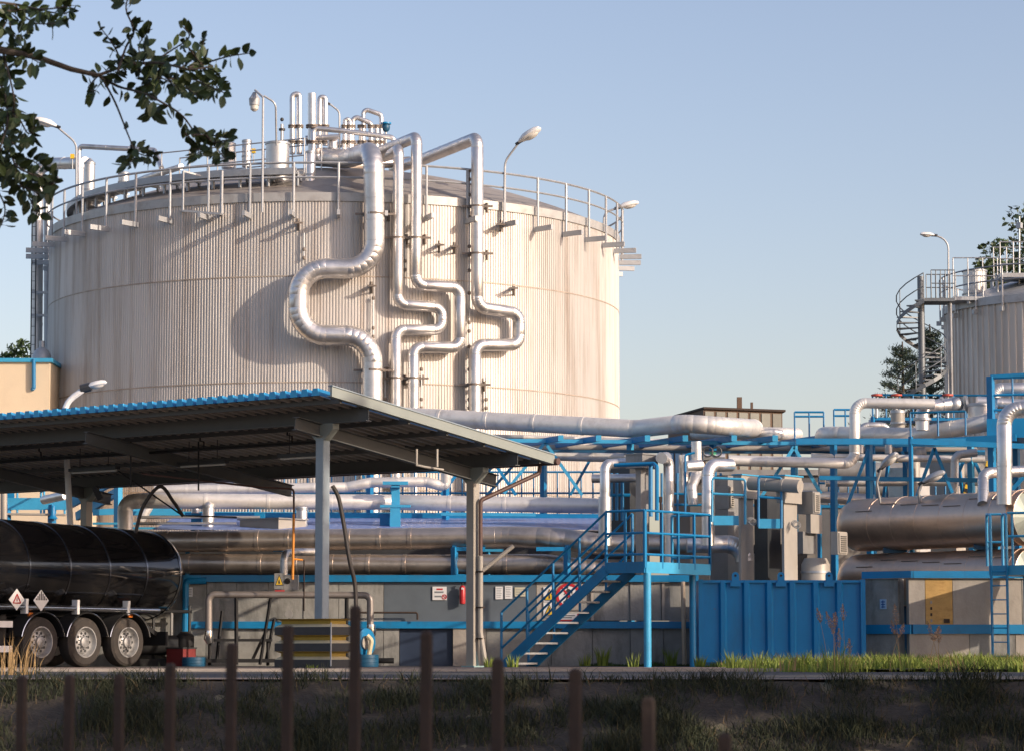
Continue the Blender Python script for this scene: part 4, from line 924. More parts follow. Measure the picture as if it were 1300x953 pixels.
prail([(-LX,0,zd),(0,0,zd)],[2],BLUE); prail([(0.0,0.03,zd),(0,LYW,zd)],[4],BLUE); prail([(0,LYW,zd),(-LX,LYW,zd)],[1],BLUEL)
mb = MB(); q0 = SF(-.35,1.1,zd); mb.rod(q0, q0+V((0,0,1.35)), .025); t = thing('post_button', 'slim rusty post with a small square cap on the stair platform', 'post', q0); mb.build('post', RUSTM, t); MB().box(-.035,.035,-.03,.03,1.30,1.42,lambda a,b,c: q0+V((a,b,c))).build('cap', RUSTM, t)
# ================================================================ RIGHT LADDER PLATFORM
LF = Fr((P(1283,840,55.5).x,55.5,0)); LP_ = thing('ladder_platform', 'blue railed landing with a vertical ladder at the right edge', 'ladder', LF(0,0,0)); zl = ZP(717,55.5)
MB().box(-.45,2.5,-.02,1.6,zl-.2,zl,LF).build('deck', BLUEL, LP_)
a0 = P(1260,840,55.6); a1 = P(1280,840,55.5)
mb = MB()
for q in (a0,a1): mb.bar(V((q.x,q.y-.05,0.02)), V((q.x,q.y-.05,zl)), .06,.03)
mb.build('ladder_stile', BLUE, LP_)
for k in range(7): z = .25+k*.29; MB().rod(V((a0.x,a0.y-.05,z)),V((a1.x,a1.y-.05,z)),.014,6).build('rung', BLUE, LP_)
for q, dx in ((a0,.0),(a1,.0)):
    mb = MB(); b = V((q.x,q.y-.05,zl)); mb.tube([b, b+V((0,0,1.05)), b+V((.02,.55,1.08)), b+V((.02,.55,0))], .03, 8, .1); mb.build('grab_rail', BLUEL, LP_)
mb = MB(); b = V((a1.x+.03,a1.y-.02,zl)); 
for h in (1.08,.6): mb.rod(b+V((0,0,h)), b+V((1.6,-.5,h)), .026)
mb.rod(V((a0.x,a0.y+.5,zl+1.08)), V((a1.x,a1.y+.5,zl+1.08)), .024); mb.rod(V((a0.x,a0.y+.5,zl+.5)), V((a1.x,a1.y+.5,zl+.5)), .024)
for k in range(3): mb.rod(b+V((.1+.6*k,-.18*k,0)), b+V((.1+.6*k,-.18*k,1.08)), .026)
mb.build('railing', BLUEL, LP_)
MB().bar(LF(2,.8,0.02),LF(2,.8,zl-.2),.14).build('leg', BLUE, LP_); MB().bar(LF(-.3,1.4,0.02),LF(-.3,1.4,zl-.2),.12).build('leg', BLUE, LP_)
# ---- vegetation helpers
def leafcloud(mb, c, n, rad, size, squash=1., rng=random):
    for _ in range(n):
        while True:
            q = V((rng.uniform(-1,1),rng.uniform(-1,1),rng.uniform(-1,1)))
            if q.length <= 1: break
        q = q*(q.length**-.35 if q.length > .05 else 1); p = c+V((q.x*rad,q.y*rad,q.z*rad*squash))
        a = V((rng.gauss(0,1),rng.gauss(0,1),rng.gauss(0,.6))).normalized(); b = a.cross(V((rng.gauss(0,1),rng.gauss(0,1),rng.gauss(0,1)))).normalized(); s_ = size*rng.uniform(.6,1.3)
        mb.quad(p-a*s_, p+b*s_*.45, p+a*s_, p-b*s_*.45)
def tree(label, base, h, cr, nl, size, m, trunk_r=.2, bare=.3, group=None, name='tree', seed=1, cat='tree', clumps=26):
    rng = random.Random(seed); base = V(base); t = thing(name, label, cat, base, group)
    mb = MB(); top = base+V((rng.uniform(-.3,.3),rng.uniform(-.3,.3),h*.93)); pts = [base.lerp(top,k/6)+V((rng.uniform(-.12,.12),rng.uniform(-.12,.12),0))*(k>0) for k in range(7)]
    mb.sweep(pts,[trunk_r*(1-.13*k) for k in range(7)],10); ends = []
    for k in range(clumps):
        f = bare+(1-bare)*((k+rng.random())/clumps)*.95; o = base.lerp(top,f); an = k*2.4+rng.uniform(-.5,.5)
        w_ = cr*sin(pi*min(1,max(.08,(f-bare)/(1-bare)*.86+.14)))**.7*rng.uniform(.5,1.05)
        e_ = o+V((cos(an)*w_,sin(an)*w_,h*.10*rng.uniform(.2,1.2))); mid = o.lerp(e_,.5)+V((0,0,.1)); mb.sweep([o,mid,e_],[trunk_r*.3*(1.1-f*.6),trunk_r*.2*(1.1-f*.6),.015],6); ends.append((e_,w_)); ends.append((mid,w_*.6))
    mb.build('trunk', BARK, t); lf = MB()
    for e_, w_ in ends: leafcloud(lf, e_, nl//len(ends), max(.35,cr*.30)*rng.uniform(.7,1.2), size, .7, rng)
    lf.build('crown', m, t, smooth=False); return t
def pine(label, base, h, cr, m, seed=1, n=9, nl=5200):
    rng = random.Random(seed); base = V(base); t = thing('conifer_tree', label, 'tree', base)
    mb = MB(); top = base+V((0,0,h)); mb.sweep([base,base.lerp(top,.5),top],[.25,.16,.03],8); lf = MB()
    nb = 70
    for k in range(nb):
        f = .35+.63*k/nb; o = base.lerp(top,f); an = k*2.4; w_ = cr*(1.05-f)*1.5*rng.uniform(.55,1.1); e_ = o+V((cos(an)*w_,sin(an)*w_,w_*.22)); mb.sweep([o,e_],[.05,.01],5)
        for _ in range(nl//nb):
            q = o.lerp(e_,rng.uniform(.25,1.02))+V((rng.gauss(0,.12),rng.gauss(0,.12),rng.gauss(0,.08))); a = V((rng.gauss(0,.7),rng.gauss(0,.7),.6)).normalized(); b = a.cross(V((rng.random(),rng.random(),0))).normalized(); s_ = rng.uniform(.09,.2); lf.quad(q,q+b*s_*.14,q+a*s_,q-b*s_*.14)
    mb.build('trunk', BARK, t); lf.build('crown', m, t, smooth=False); return t
# ================================================================ PIPES ABOVE THE WALL
GP = 'horizontal insulated pipes behind the canopy'
pipe('upper long bronze-tinted pipe lying just above the wall under the canopy', [(60,689,62.5),(560,682.5,61.5),(640,681,61.3),(700,682,60.9),(760,690,60.9),(880,690,60.9)], .245, ALUB, 1.6, GP, step=.75, n=24)
pipe('lower long bronze-tinted pipe lying directly on the wall under the canopy', [(60,714,62.5),(560,716,61.5),(690,715,61.2),(745,722,61.0),(800,722,61.0)], .225, ALUB, 1.6, GP, step=.9, n=24)
pipe('long bright silver pipe running behind the canopy posts to the stair', [(159,690,64),(159,637,64),(180,635,64),(500,637,64.5),(780,642,64)], .185, ALUH, .3, GP, step=1.6, n=20)
pipe('slimmer silver pipe above the long bright one, with offset and an end elbow up', [(196,622,65.5),(440,618,65.5),(470,612,65.5),(540,611,65.5),(560,616,65.5),(566,616,65.5),(566,575,65.5)], .125, ALUH, .25, GP, step=.9)
pipe('silver pipe at upper left behind the canopy beside the trailer hose', [(178,660,67),(205,617,67),(300,606,67)], .12, ALUH, .3, GP, step=.8)
pipe('thin silver pipe resting under the truss behind the canopy corner', [(560,574,68),(800,581,68)], .12, ALUH, .2, GP)
pipe('big silver pipe on top of the pipe rack in front of the big tank', [(500,527,68.5),(808,544,66.3),(868,537,65.3),(925,541,65.2),(955,543,67),(958,543,69)], .225, ALUH, .7, GP, step=1.3, n=24)
pipe('shorter silver pipe lying behind the elbow of the big rack pipe', [(880,549,69),(985,550,67.5),(1012,551,68.5)], .165, ALUH, .4, GP, step=1.2, n=20)
pipe('long silver pipe under the rack running right into an upward elbow', [(925,584,62.5),(1085,588,62.5),(1085,511,62.5),(1186,512.5,62.5)], .125, ALUH, .26, GP, step=1.3, n=18)
pipe('fat silver pipe on the right rack rising towards the right edge', [(1044,556,66),(1046,551,64.5),(1160,553,63.5),(1255,536,62.5),(1275,534,62.3)], .20, ALUH, .6, GP, step=1.1, n=22)
pipe('vertical silver pipe standing on the upper vessel and bending right', [(1275,640,58.3),(1275,519,58.3),(1340,517,58.3)], .165, ALU, .36, GP, step=.9, n=20)
pipe('low silver elbow beside the vertical pipe on the upper vessel', [(1248,640,59),(1248,600,59.6),(1310,597,60)], .125, ALU, .3, GP, step=.5)
pipe('dull grey pipe in shade under the right rack', [(1040,597,70),(1255,600,70)], .24, GREYM, .4, GP, step=1.6)
pipe('dim pipe deep behind the louvred boxes', [(1000,628,66),(1110,634,66)], .14, ALU, .4, GP, step=1.0)
# short items on the rack
def stubs(label, pts, r, m=ALU, br=None, step=0, n=16): return pipe(label, pts, r, m, br, 'short pipe pieces between the cabinets', step=step, n=n)
stubs('silver riser with elbow rising through the stair platform railing', [(768,690,60.2),(768,589,60.2),(796,587,61)], .115, ALU, .2, step=.5)
stubs('wider pale sleeve at the foot of the riser behind the stairs', [(768,692,60.2),(768,630,60.2)], .145, ALUR)
stubs('silver riser with a flat round end behind the platform', [(849,720,60.5),(849,584,60.5),(838,580,60.2)], .12, ALU, .16, step=.7)
stubs('round silver pipe stub pointing at the viewer beside the grey cap box', [(840,581,59.8),(846,580,61.4)], .125, ALUR)
stubs('long dim silver pipe crossing behind the riser of the stairs', [(752,607,61.8),(812,606,61.5)], .10, ALU)
stubs('thick silver riser with an elbow to the right beside the dark cabinet', [(899,692,59.5),(899,590,59.5),(928,590,60)], .145, ALU, .26, step=.9, n=20)
stubs('white-silver elbow turning down into a reducer behind the blue container', [(872,690,60),(942,690,60),(944,712,60)], .20, ALU, .36, step=.5, n=22)
stubs('narrow grey pipe below the reducer behind the blue container', [(945,712,60),(945,760,60)], .10, CREAM)
stubs('short horizontal cylinder with a darker round end between two cream ducts', [(952,613,59.3),(1016,617,58.6)], .15, CREAM, step=.55, n=22)
stubs('short valve pipe standing left of the thick riser', [(868,625,61),(868,577,61)], .11, ALUR, step=.4)
stubs('bent silver valve body beside the thick riser', [(884,560,61.3),(885,600,61.3),(878,618,60.8),(880,640,60.8)], .12, ALUR, .15, step=.3)
stubs('small round flange pipe between the two valve pipes', [(870,592,60.6),(890,590,60.8)], .13, ALUR)
t = thing('valve', 'green and black valve wheel above the short valve pipes', 'valve', P(905,580,61.5))
for cx in (899,910): 
    c = P(cx,573,61.5); mb = MB(); pts = [c+V((.11*cos(2*pi*k/16),0,.11*sin(2*pi*k/16))) for k in range(17)]; mb.sweep(pts,[.016]*17,6); mb.rod(c-V((.11,0,0)),c+V((.11,0,0)),.01); mb.build('handwheel', DARK, t)
MB().sphere(P(905,577,61.6),.10,.08,.08).build('valve_body', GREEN, t); MB().rod(P(893,580,61.6),P(920,580,61.6),.09).build('flanged_pipe', ALUR, t)
# ================================================================ CABINETS, DUCTS, UNITS
def bx_(label, x0, x1, y0, y1, Y, depth, m, name='cabinet', cat='cabinet', fr=True, gr=None):
    """plant-aligned box whose near vertical edge is seen at px x0..: front-left face spans x0..xc, right face xc..x1"""
    pass
def pbox(px, Y, lx, ly, y0, y1):
    """box with its nearest corner at column px, depth Y; lx to the left, ly to the right-away"""
    f = Fr((PX(px,Y,2),Y,0)); return f, MB().box(-lx,0,0,ly,ZP(y1,Y),ZP(y0,Y),f)
def duct(label, pxn, Y, lx, ly, ycap0, ycap1, ybot, m, capm=None, cap=.08):
    f, mb = pbox(pxn, Y, lx, ly, ycap1, ybot); t = thing('duct', label, 'duct', f(0,0,ZP(ybot,Y)), 'tall ventilation ducts behind the container')
    mb.build('shaft', m, t); z1, z0 = ZP(ycap0,Y), ZP(ycap1,Y)
    MB().box(-lx-cap,cap,-cap,ly+cap,z0+.002,z1,f).build('cap_box', capm or m, t)
    MB().box(-lx-cap-.03,cap+.03,-cap-.03,ly+cap+.03,z1+.001,z1+.03,f).build('lid', BLUEL if capm is None else capm, t); return t, f
t, f = duct('cream vertical duct left, with a wide cap box, behind the container', 941, 59.6, .06, .52, 603, 632, 840, CREAM)
t, f = duct('cream vertical duct right, with a wide cap box, behind the container', 996, 59.0, .06, .55, 604, 638, 840, CREAM)
t, f = duct('square grey shaft with overhanging lid rising through the stair platform', 814, 60.4, .14, .30, 577, 594, 840, GREYM, GREYM, .16)
def cab(label, pxn, Y, lx, ly, y0, y1, m=GREYM, louv=None, gr='grey equipment cabinets'):
    f, mb = pbox(pxn, Y, lx, ly, y0, y1); t = thing('cabinet', label, 'cabinet', f(0,0,ZP(y1,Y)), gr); mb.build('case', m, t)
    z0, z1 = ZP(y1,Y), ZP(y0,Y)
    if louv:
        fr_ = MB(); fr_.box(.001,.03,.03,ly-.03,z0+.03,z1-.03,f); fr_.build('louvre_frame', CREAM, t)
        lv = MB(); n = int((z1-z0-.12)/.045)
        for k in range(n): lv.box(.031,.045,.08,ly-.08,z0+.07+k*.045,z0+.09+k*.045,f)
        lv.build('louvre_slats', louv, t)
    return t, f
DKB = mat('dark_equipment', (.045,.05,.055), .35, .2, .2, 2)
cab('dark reflective cabinet between the two cream ducts', 975, 60.6, .35, .55, 628, 760, DKB)
cab('tall dark grey cabinet behind the thick riser', 925, 61.5, .5, .7, 603, 760, GREYM)
cab('small louvred unit on the dark cabinet behind the thick riser', 926, 60.4, .35, .22, 616, 645, GREYM, BLKM)
cab('wide grey housing right of the cream ducts, with a lit louvred end', 1033, 59.4, .42, .30, 623, 651, GREYM, DARK)
cab('lower grey housing right of the cream ducts', 1020, 60.2, .35, .55, 674, 702, GREYM)
cab('small louvred box fan sticking out beside the vessels', 1064, 59.0, .18, .40, 674, 703, CREAM, DARK)
cab('cream panel column under the louvred housing', 1030, 60.2, .12, .5, 652, 676, CREAM)
cab('dark plinth cabinet below the ducts behind the container', 990, 61.2, 1.4, 1.2, 690, 790, DARK)
cab('pale grey low cabinet behind the container lug', 962, 60.9, .8, .4, 702, 780, CREAM)
t = thing('drum', 'cream drum with a sloped strap standing behind the container', 'drum', P(1036,760,59.8)); b = P(1036,770,59.8)
MB().lathe(b, [(.32,0),(.32,ZP(716,59.8)-b.z),(.25,ZP(708,59.8)-b.z)], 28).build('drum_body', CREAM, t)
mb = MB(); mb.lathe(b, [(.335,.75),(.335,.80)], 28); mb.build('strap', GALV, t)
for i,(x,y) in enumerate(((953,660),(1009,664))):
    t = thing('hose_coil', ('left','right')[i]+' small loop of grey cable hung on a cream duct', 'cable', P(x,y,59.3)); mb = MB()
    for j in range(3):
        c = P(x+j*1.5,y+j,59.1-.05*j); pts = [c+V((.075*cos(2*pi*k/14),.02*sin(2*pi*k/14),.07*sin(2*pi*k/14))) for k in range(15)]; mb.sweep(pts,[.012]*15,5)
    mb.build('cable_loop', GREYM, t)
def blueframe(label, segs, r=.03, m=BLUE, panel=None):
    pts = [P(*q) for s_ in segs for q in s_]; t = thing('tube_guard', label, 'guard', min(pts, key=lambda v: v.z), 'blue tube frames round the cabinets'); mb = MB()
    for s_ in segs: mb.tube([P(*q) for q in s_], r, 8, .06 if len(s_) > 2 else 0)
    mb.build('bent_tube', m, t)
    if panel: x0,x1,y0,y1,Y = panel; MB().box(PX(x0,Y,3),PX(x1,Y,3),Y,Y+.04,ZP(y1,Y),ZP(y0,Y)).build('kick_panel', BLUEL, t)
    return t
blueframe('thick blue bent tube hooding the grey shaft above the stair platform', [[(780,590,59),(830,588,58.6),(834,592,58.4),(834,660,58.4)],[(826,590,58.7),(826,655,58.7)]], .045)
blueframe('blue tube railing frame left of the first cream duct', [[(904,662,59),(904,606,59),(946,608,59),(946,665,59)],[(904,626,59),(946,628,59)]], .028, BLUEL, (906,938,654,666,59.1))
blueframe('blue tube railing frame between the cream ducts', [[(963,668,58.8),(963,604,58.8),(992,606,58.8),(992,670,58.8)],[(963,630,58.8),(992,632,58.8)]], .028, BLUE, (963,992,658,670,58.9))
blueframe('tall thin blue hoop above the platform left of the thick riser', [[(870,655,60),(870,577,60),(882,574,60)]], .026)
blueframe('blue railing strip crossing low behind the silver risers', [[(850,626,63),(960,628,63)],[(850,640,63),(960,641,63)],[(860,655,63),(860,600,63)],[(915,655,63),(915,600,63)],[(840,655,63),(840,600,63)]], .03)
blueframe('dark blue uprights behind the riser of the stairs', [[(776,660,62),(776,600,62)],[(783,660,62),(783,600,62)],[(790,660,62),(790,603,62)],[(776,628,62),(800,628,62)]], .04)
f, mb = pbox(800, 62.5, .6, .8, 585, 760); solo('cabinet', mb, DKB, 'dark cabinet in the gap between the riser and the grey shaft', 'cabinet', 'grey equipment cabinets')
# ================================================================ VESSELS
def vessel(label, zc_, r, extra):
    ax = V((.64,-.768,0)); a = P(1070,650,62.6); a = V((a.x+.30,a.y,zc_)); L = 5.0
    t = thing('pressure_vessel', label, 'vessel', V((a.x,a.y,zc_-r)), 'stacked horizontal vessels')
    prof = [(.25,-.30),(r*.6,-.24),(r*.86,-.12),(r*.97,.03),(r,.15)]; z = .15
    while z < L-.5:
        z += .72; prof += [(r,z-.02),(r+.005,z-.019),(r+.005,z+.018),(r,z+.02)]
    prof += [(r,L-.012),(r+.015,L-.01),(r+.015,L),(r-.02,L+.002)]
    MB().lathe(a, prof, 48, ax).build('shell', VESM, t)
    mb = MB(); n = 16; e = a+ax*(L+.004); tt = ax.cross(V((0,0,1))).normalized(); b_ = V((0,0,1)); c = e+ax*.16
    for k in range(n):
        p = e+(tt*cos(2*pi*k/n)+b_*sin(2*pi*k/n))*(r-.01); q = e+(tt*cos(2*pi*(k+1)/n)+b_*sin(2*pi*(k+1)/n))*(r-.01); mb.quad(p,q,c)
    mb.build('end_cap', mat('pale_greenish_metal', (.20,.23,.21), .5, .5, .08, 3), t, smooth=False)
    mb = MB()
    for k in range(7):
        s0 = .5+k*.66; an = R(150+((k*53)%3)*9)  # thin riveted patch seams
        d = (tt*cos(an)*-1+b_*sin(an)); d = (nrm*0+V((-.768,-.64,0))*cos(R(28+(k*17)%22))+b_*sin(R(28+(k*17)%22))).normalized()
        mb.bar(a+ax*s0+d*(r+.004), a+ax*(s0+.5)+d*(r+.004), .025, .012)
    mb.build('patch_strips', mat('seam_dark', (.2,.17,.15), .5, .8), t)
    for s0 in (1.2,3.9):
        q = a+ax*s0; z0 = .02 if not extra else zc_-r-.06
        MB().hexa([q+V((-.25,-.1,z0-zc_)),q+V((.25,-.1,z0-zc_)),q+V((.25,.1,z0-zc_)),q+V((-.25,.1,z0-zc_)),q+V((-.3,-.1,-r*.7)),q+V((.3,-.1,-r*.7)),q+V((.3,.1,-r*.7)),q+V((-.3,.1,-r*.7))]).build('saddle', BLUED, t)
    return t, a, ax
v1, va, vax = vessel('upper bronze-tinted horizontal vessel with a pale round end at the right', 3.26, .61, True)
vessel('lower bronze-tinted horizontal vessel lying behind the right corner wall', 1.98, .61, False)
lb = va+vax*.9+V((0,0,.60))
lamp('left of two drooping grey lamps above the upper vessel', [P(1118,640,61.5), P(1113,612,61.5), P(1119,594,61.5)], (.7,-.6), .55, GREYM, .03, tilt=.75, gr='floodlights over the vessels', br=.2, headm=GALVP)
lamp('right of two grey lamps above the upper vessel', [P(1168,640,60.5), P(1166,622,60.5), P(1172,612,60.5)], (.9,-.3), .55, GREYM, .03, tilt=.45, gr='floodlights over the vessels', br=.2, headm=GALVP)
# ================================================================ PIPE RACK
RK = thing('pipe_rack', 'light blue steel pipe rack with V-shaped trusses crossing the right half', 'pipe rack', (6,66,0))
def bl(a, b, w, h, m=BLUE, name='beam', y0=None): return MB().bar(P(*a), P(*b), w, h).build(name, m, RK)
bl((560,558,66),(1250,565,66),.10,.09,BLUEL,'top_chord'); bl((560,570,68.6),(1250,574,68.6),.12,.12,BLUE,'rear_chord'); bl((690,572,66.2),(1250,575,66.2),.07,.07,BLUED,'lower_rail')
for a,b,c,m_ in (((640,626,66),(692,561,66),(739,628,66),BLUEL),((960,640,62.8),(1008,567,62.8),(1042,626,62.8),BLUEL),((1070,655,64),(1103,570,64),(1104,660,64),BLUE),((1160,640,63),(1186,568,63),(1209,625,63),BLUE),((560,628,66),(610,561,66),(655,628,66),BLUE),((1206,625,65),(1230,569,65),(1262,640,65),BLUE)):
    MB().bar(P(*a),P(*b),.075).build('diagonal', m_, RK); MB().bar(P(*b),P(*c),.075).build('diagonal', m_, RK)
for a,b in (((468,628,68.6),(452,570,68.6)),((590,628,68.6),(645,572,68.6)),((618,628,68.6),(668,572,68.6)),((762,560,68.6),(724,628,68.6)),((796,565,68.6),(776,640,68.6)),((1130,572,67),(1118,660,67)),((1145,572,66),(1175,650,66)),((1215,572,66),(1225,650,66))):
    MB().bar(P(*a),P(*b),.07).build('diagonal', BLUE, RK)
ax1 = V((-.791,.6115,0))
for px in (712,760,822,870,932,984,1040,1096,1150,1205):
    q = P(px,556,65.3); mb = MB().bar(q, q+V((-1.6*.9,3.2,0)), .12,.14); mb.build('cross_arm', BLUE, RK); MB().bar(q+V((0,-.04,0)),q+V((0,-.005,0)),.13,.15).build('lit_end', BLUEL, RK)  # lighter end face: sun on the arm end is painted in
for px,Y in ((470,67),(566,66),(690,68.6),(800,66.5),(905,66.5),(1008,66.5),(1058,65),(1103,64.2),(1150,66.5),(1232,65),(1290,64)):
    q = P(px,563,Y); MB().bar(V((q.x,Y,0.02)), V((q.x,Y,q.z)), .13).build('column', BLUE if px%4 else BLUEL, RK)
bl((235,653,66.5),(780,655,66.5),.10,.12,BLUE); bl((150,651,67.5),(560,653,67.5),.14,.10,BLUEL); bl((560,652,65.5),(680,653,65.5),.14,.08,BLUEL)
bl((1010,560,61.8),(1250,560,62),.10,.14,BLUE); bl((1160,562,62.4),(1290,555,61.6),.12,.16,BLUE); bl((1040,606,64),(1290,610,64),.1,.1,BLUE)
bl((1155,560,61.5),(1300,566,61.5),.1,.12,BLUE)
for x,Y in ((489,64.3),(412,64.3),(330,64.3),(250,64.3)): # pipe shoes
    q = P(x,650,Y); mb = MB(); mb.box(-.12,.12,-.15,.15,-.55,-.02,lambda a,b,c: q+V((a,b,c))); mb.build('pipe_stand', BLUE, RK)
q = P(502,632,63.9); mb = MB(); mb.box(-.30,.30,-.1,.1,.32,.40,lambda a,b,c: q+V((a,b,c))); mb.box(-.06,.06,.14,.2,-.16,.32,lambda a,b,c: q+V((a,b,c))); mb.box(-.1,.1,.08,.16,-.2,.36,lambda a,b,c: q+V((a,b,c))); mb.box(-.36,.36,-.1,.1,-.22,-.16,lambda a,b,c: q+V((a,b,c))); mb.box(-.12,.12,-.08,.08,-.95,-.22,lambda a,b,c: q+V((a,b,c))); mb.box(-.1,.1,-.06,.06,.26,.315,lambda a,b,c: q+V((a,b,c))); mb.build('clamp_stand', BLUEL, RK)
def walkway(label, a, b, Yz, n, h=1.0, m=BLUE, deck=True):
    a = P(*a); b = P(*b); b.z = a.z+(b.z-a.z); t = thing('walkway', label, 'walkway', a, 'blue railed walkways')
    for hh in (h,.55): MB().rod(a+V((0,0,hh)), b+V((0,0,hh)), .026).build('handrail', m, t)
    for k in range(n+1): q = a.lerp(b,k/n); MB().rod(q, q+V((0,0,h)), .024, 6).build('upright', m, t)
    if deck: dd = (b-a).normalized(); s_ = V((-dd.y,dd.x,0))*.8; MB().bar(a+s_*.5-V((0,0,.04)), b+s_*.5-V((0,0,.04)), .8,.07).build('deck', m, t)
    for k in range(0,n+1,max(1,n//5)): q = a.lerp(b,k/n); MB().bar(V((q.x,q.y,.02)), q, .08).build('leg', m, t); return t
walkway('long blue railed walkway in front of the big tank foot', (315,652,70), (768,652,70), 0, 30, 1.1)
walkway('blue railed walkway under the right rack behind the vessels', (1040,640,68.5), (1262,642,68.5), 0, 18, .7, deck=True)
walkway('high blue guard rail above the rack right of the far building', (1009,556,67), (1046,556,67), 0, 2, .66)
walkway('second high blue guard rail left of the tall pipe elbow', (1059,556,65), (1088,556,65), 0, 2, .70)
walkway('blue railed valve gallery above the silver elbow on the right', (1108,529,66), (1262,530,66), 0, 9, .55)
walkway('blue valve rail in front of the fat right rack pipe', (1156,554,61.5), (1226,552,61.5), 0, 2, .55, deck=False)
for i,(x,y) in enumerate(((1113,499),(1138,499),(1203,502))):
    t = thing('valve', ('left','middle','right')[i]+' one of three red valve wheels in front of the spiral stair', 'valve', P(x,512,66), 'red valve wheels')
    MB().lathe(P(x,502,66), [(.03,-.02),(.14,-.01),(.14,.03),(.03,.05)], 14).build('handwheel', REDR, t); MB().rod(P(x,530,66),P(x,500,66),.035).build('stem', GALV, t); MB().sphere(P(x,510,66),.08).build('valve_body', REDR, t)
t = thing('valve_assembly', 'large silver globe valve with bolted flanges on the right rack', 'valve', P(1190,535,63.5))
pipe_mb([P(1171,546,62.8), P(1171,517,62.8), P(1210,513,63.4)], .165, .24, 20, 0).build('elbow', ALU, t)
MB().sphere(P(1213,513.5,63.3),.20,.17,.18).build('valve_body', ALUR, t); 
for c_, a_ in ((P(1171,532,62.8),V((0,0,1))),(P(1196,514.5,63.2),V((1,0,.05))),(P(1226,513,63.3),V((1,0,.05)))): MB().lathe(c_, [(.16,-.03),(.215,-.028),(.215,.028),(.16,.03)], 20, a_).build('flange', GALV, t)
can('upright silver can vessel on the rack right of the globe valve', 1245, 512, 545, 63, 16, ALUR)
can('short pale cylinder standing on the rack under the elbow pipe', 1140, 520, 548, 64.5, 9, CREAM)
can('slim silver vent pipe with cap rising through the blue roof sheet', 264, 640, 690, 64, 7.5, ALUR, .1)
can('short silver vent on the blue roof sheet right of the orange conduit', 383, 643, 680, 64, 7, ALUR)
can('small pipe stub under the bright pipe, left of the vents', 248, 640, 660, 64.8, 5, ALUR)
PH = thing('process_hall', 'long dark grey low hall behind the right half of the pipe rack', 'building', (12,77,0))
hx0, hx1 = PX(900,76,4), PX(1420,76,4); hz = ZP(603,76)
MB().box(hx0,hx1,76,84,0,hz).build('wall', mat('hall_cladding', (.10,.105,.11), .6, .1, .2, 1, dirt=(.05,.05,.05), dirt_amt=.5, dstretch=(2,2,.4)), PH); MB().box(hx0-.1,hx1,75.9,84.1,hz+.002,hz+.16).build('roof_edge', GREYM, PH)
for k in range(8): MB().box(hx0+.5+1.5*k,hx0+1.5+1.5*k,75.96,75.998,2.4,hz-.5).build('window', mat('hall_panel', (.2,.19,.17), .5, .1, .3, 1.2, rand=.5), PH)
for lab,x,Y,h,r,s_ in (('dark bushy tree behind the rack just right of the far building',1035,92,610,1.3,41),('dark bushy tree behind the rack left of the drooping lamps',1085,90,596,1.6,42),('dark bushy tree behind the rack under the globe valve',1225,94,585,1.7,43)): tree(lab, (PX(x,Y,3),Y,0), ZP(h,Y), r, 2600, .12, LEAFB, .15, .2, 'bushy trees behind the rack', seed=s_)
pipe('slim cream pipe lying along the middle of the pipe rack', [(560,567,67.5),(1240,570,67.5)], .07, CREAM, step=2.2)
pipe('thin silver pipe under the right rack beside the fat pipe', [(1030,579,65),(1250,583,65)], .085, ALUH, step=1.4)
pipe('second thin silver pipe low under the right rack', [(1048,612,66.5),(1255,611,66.5)], .10, ALUR, step=1.2)
pipe('silver riser between rack and vessel left of the tower', [(1212,640,64.5),(1212,577,64.5),(1240,574,64.5)], .10, ALUR, .2, step=.7)
pipe('silver loop pipe rising above the rack left of the globe valve', [(1092,575,65.5),(1092,540,65.5),(1128,540,65.5),(1128,575,65.5)], .09, ALUR, .2, step=.7)
pipe('thin silver pipe along the top of the rack left half', [(600,553,68),(860,560,67.5)], .06, ALUH, step=1.6)
pipe('dull silver duct crossing low behind the right rack', [(1000,622,72),(1262,616,72)], .20, GREYM, .3, step=1.0)
pipe('grey vertical duct rising behind the right rack near the tower', [(1236,700,70),(1236,585,70),(1262,578,70)], .22, GREYM, .3, step=.8)
# right upper equipment at frame edge
RT = thing('access_tower', 'blue railed access tower filling the right edge above the vessels', 'tower', P(1290,600,63))
fT = Fr((PX(1256,62,8),62,0),-12); zt0 = ZP(545,62); zt1 = ZP(520,62)
mb = MB()
for x,y in ((0,0),(3.2,0),(0,2),(3.2,2)): mb.bar(fT(x,y,.02),fT(x,y,ZP(478,62)),.14)
mb.build('column', BLUE, RT); MB().box(-.1,3.3,-.1,2.1,zt0-.2,zt0+.25,fT).build('deck_beam', BLUE, RT)
mb = MB()
for h in (.45,.8,1.2):
    mb.rod(fT(0,0,zt0+h),fT(3.2,0,zt0+h),.03); mb.rod(fT(0,0,zt0+h),fT(0,2,zt0+h),.03)
for k in range(7): mb.rod(fT(.5*k,0,zt0),fT(.5*k,0,zt0+1.2),.025)
mb.build('railing', BLUE, RT)
MB().bar(fT(.1,.1,ZP(640,62)),fT(1.8,.1,zt0),.09).build('brace', BLUE, RT); MB().bar(fT(0,0,ZP(478,62)),fT(3.2,0,ZP(472,62)),.08).build('top_rail', BLUE, RT)
pipe('silver pipe behind the tower railing at the upper right edge', [(1262,505,63.5),(1262,494,63.5),(1330,494,63.5)], .16, ALUR, .3, step=.6)
pipe('lower silver pipe passing through the tower at the right edge', [(1240,510,64.5),(1330,516,64.5)], .14, ALU, .3, step=.6)
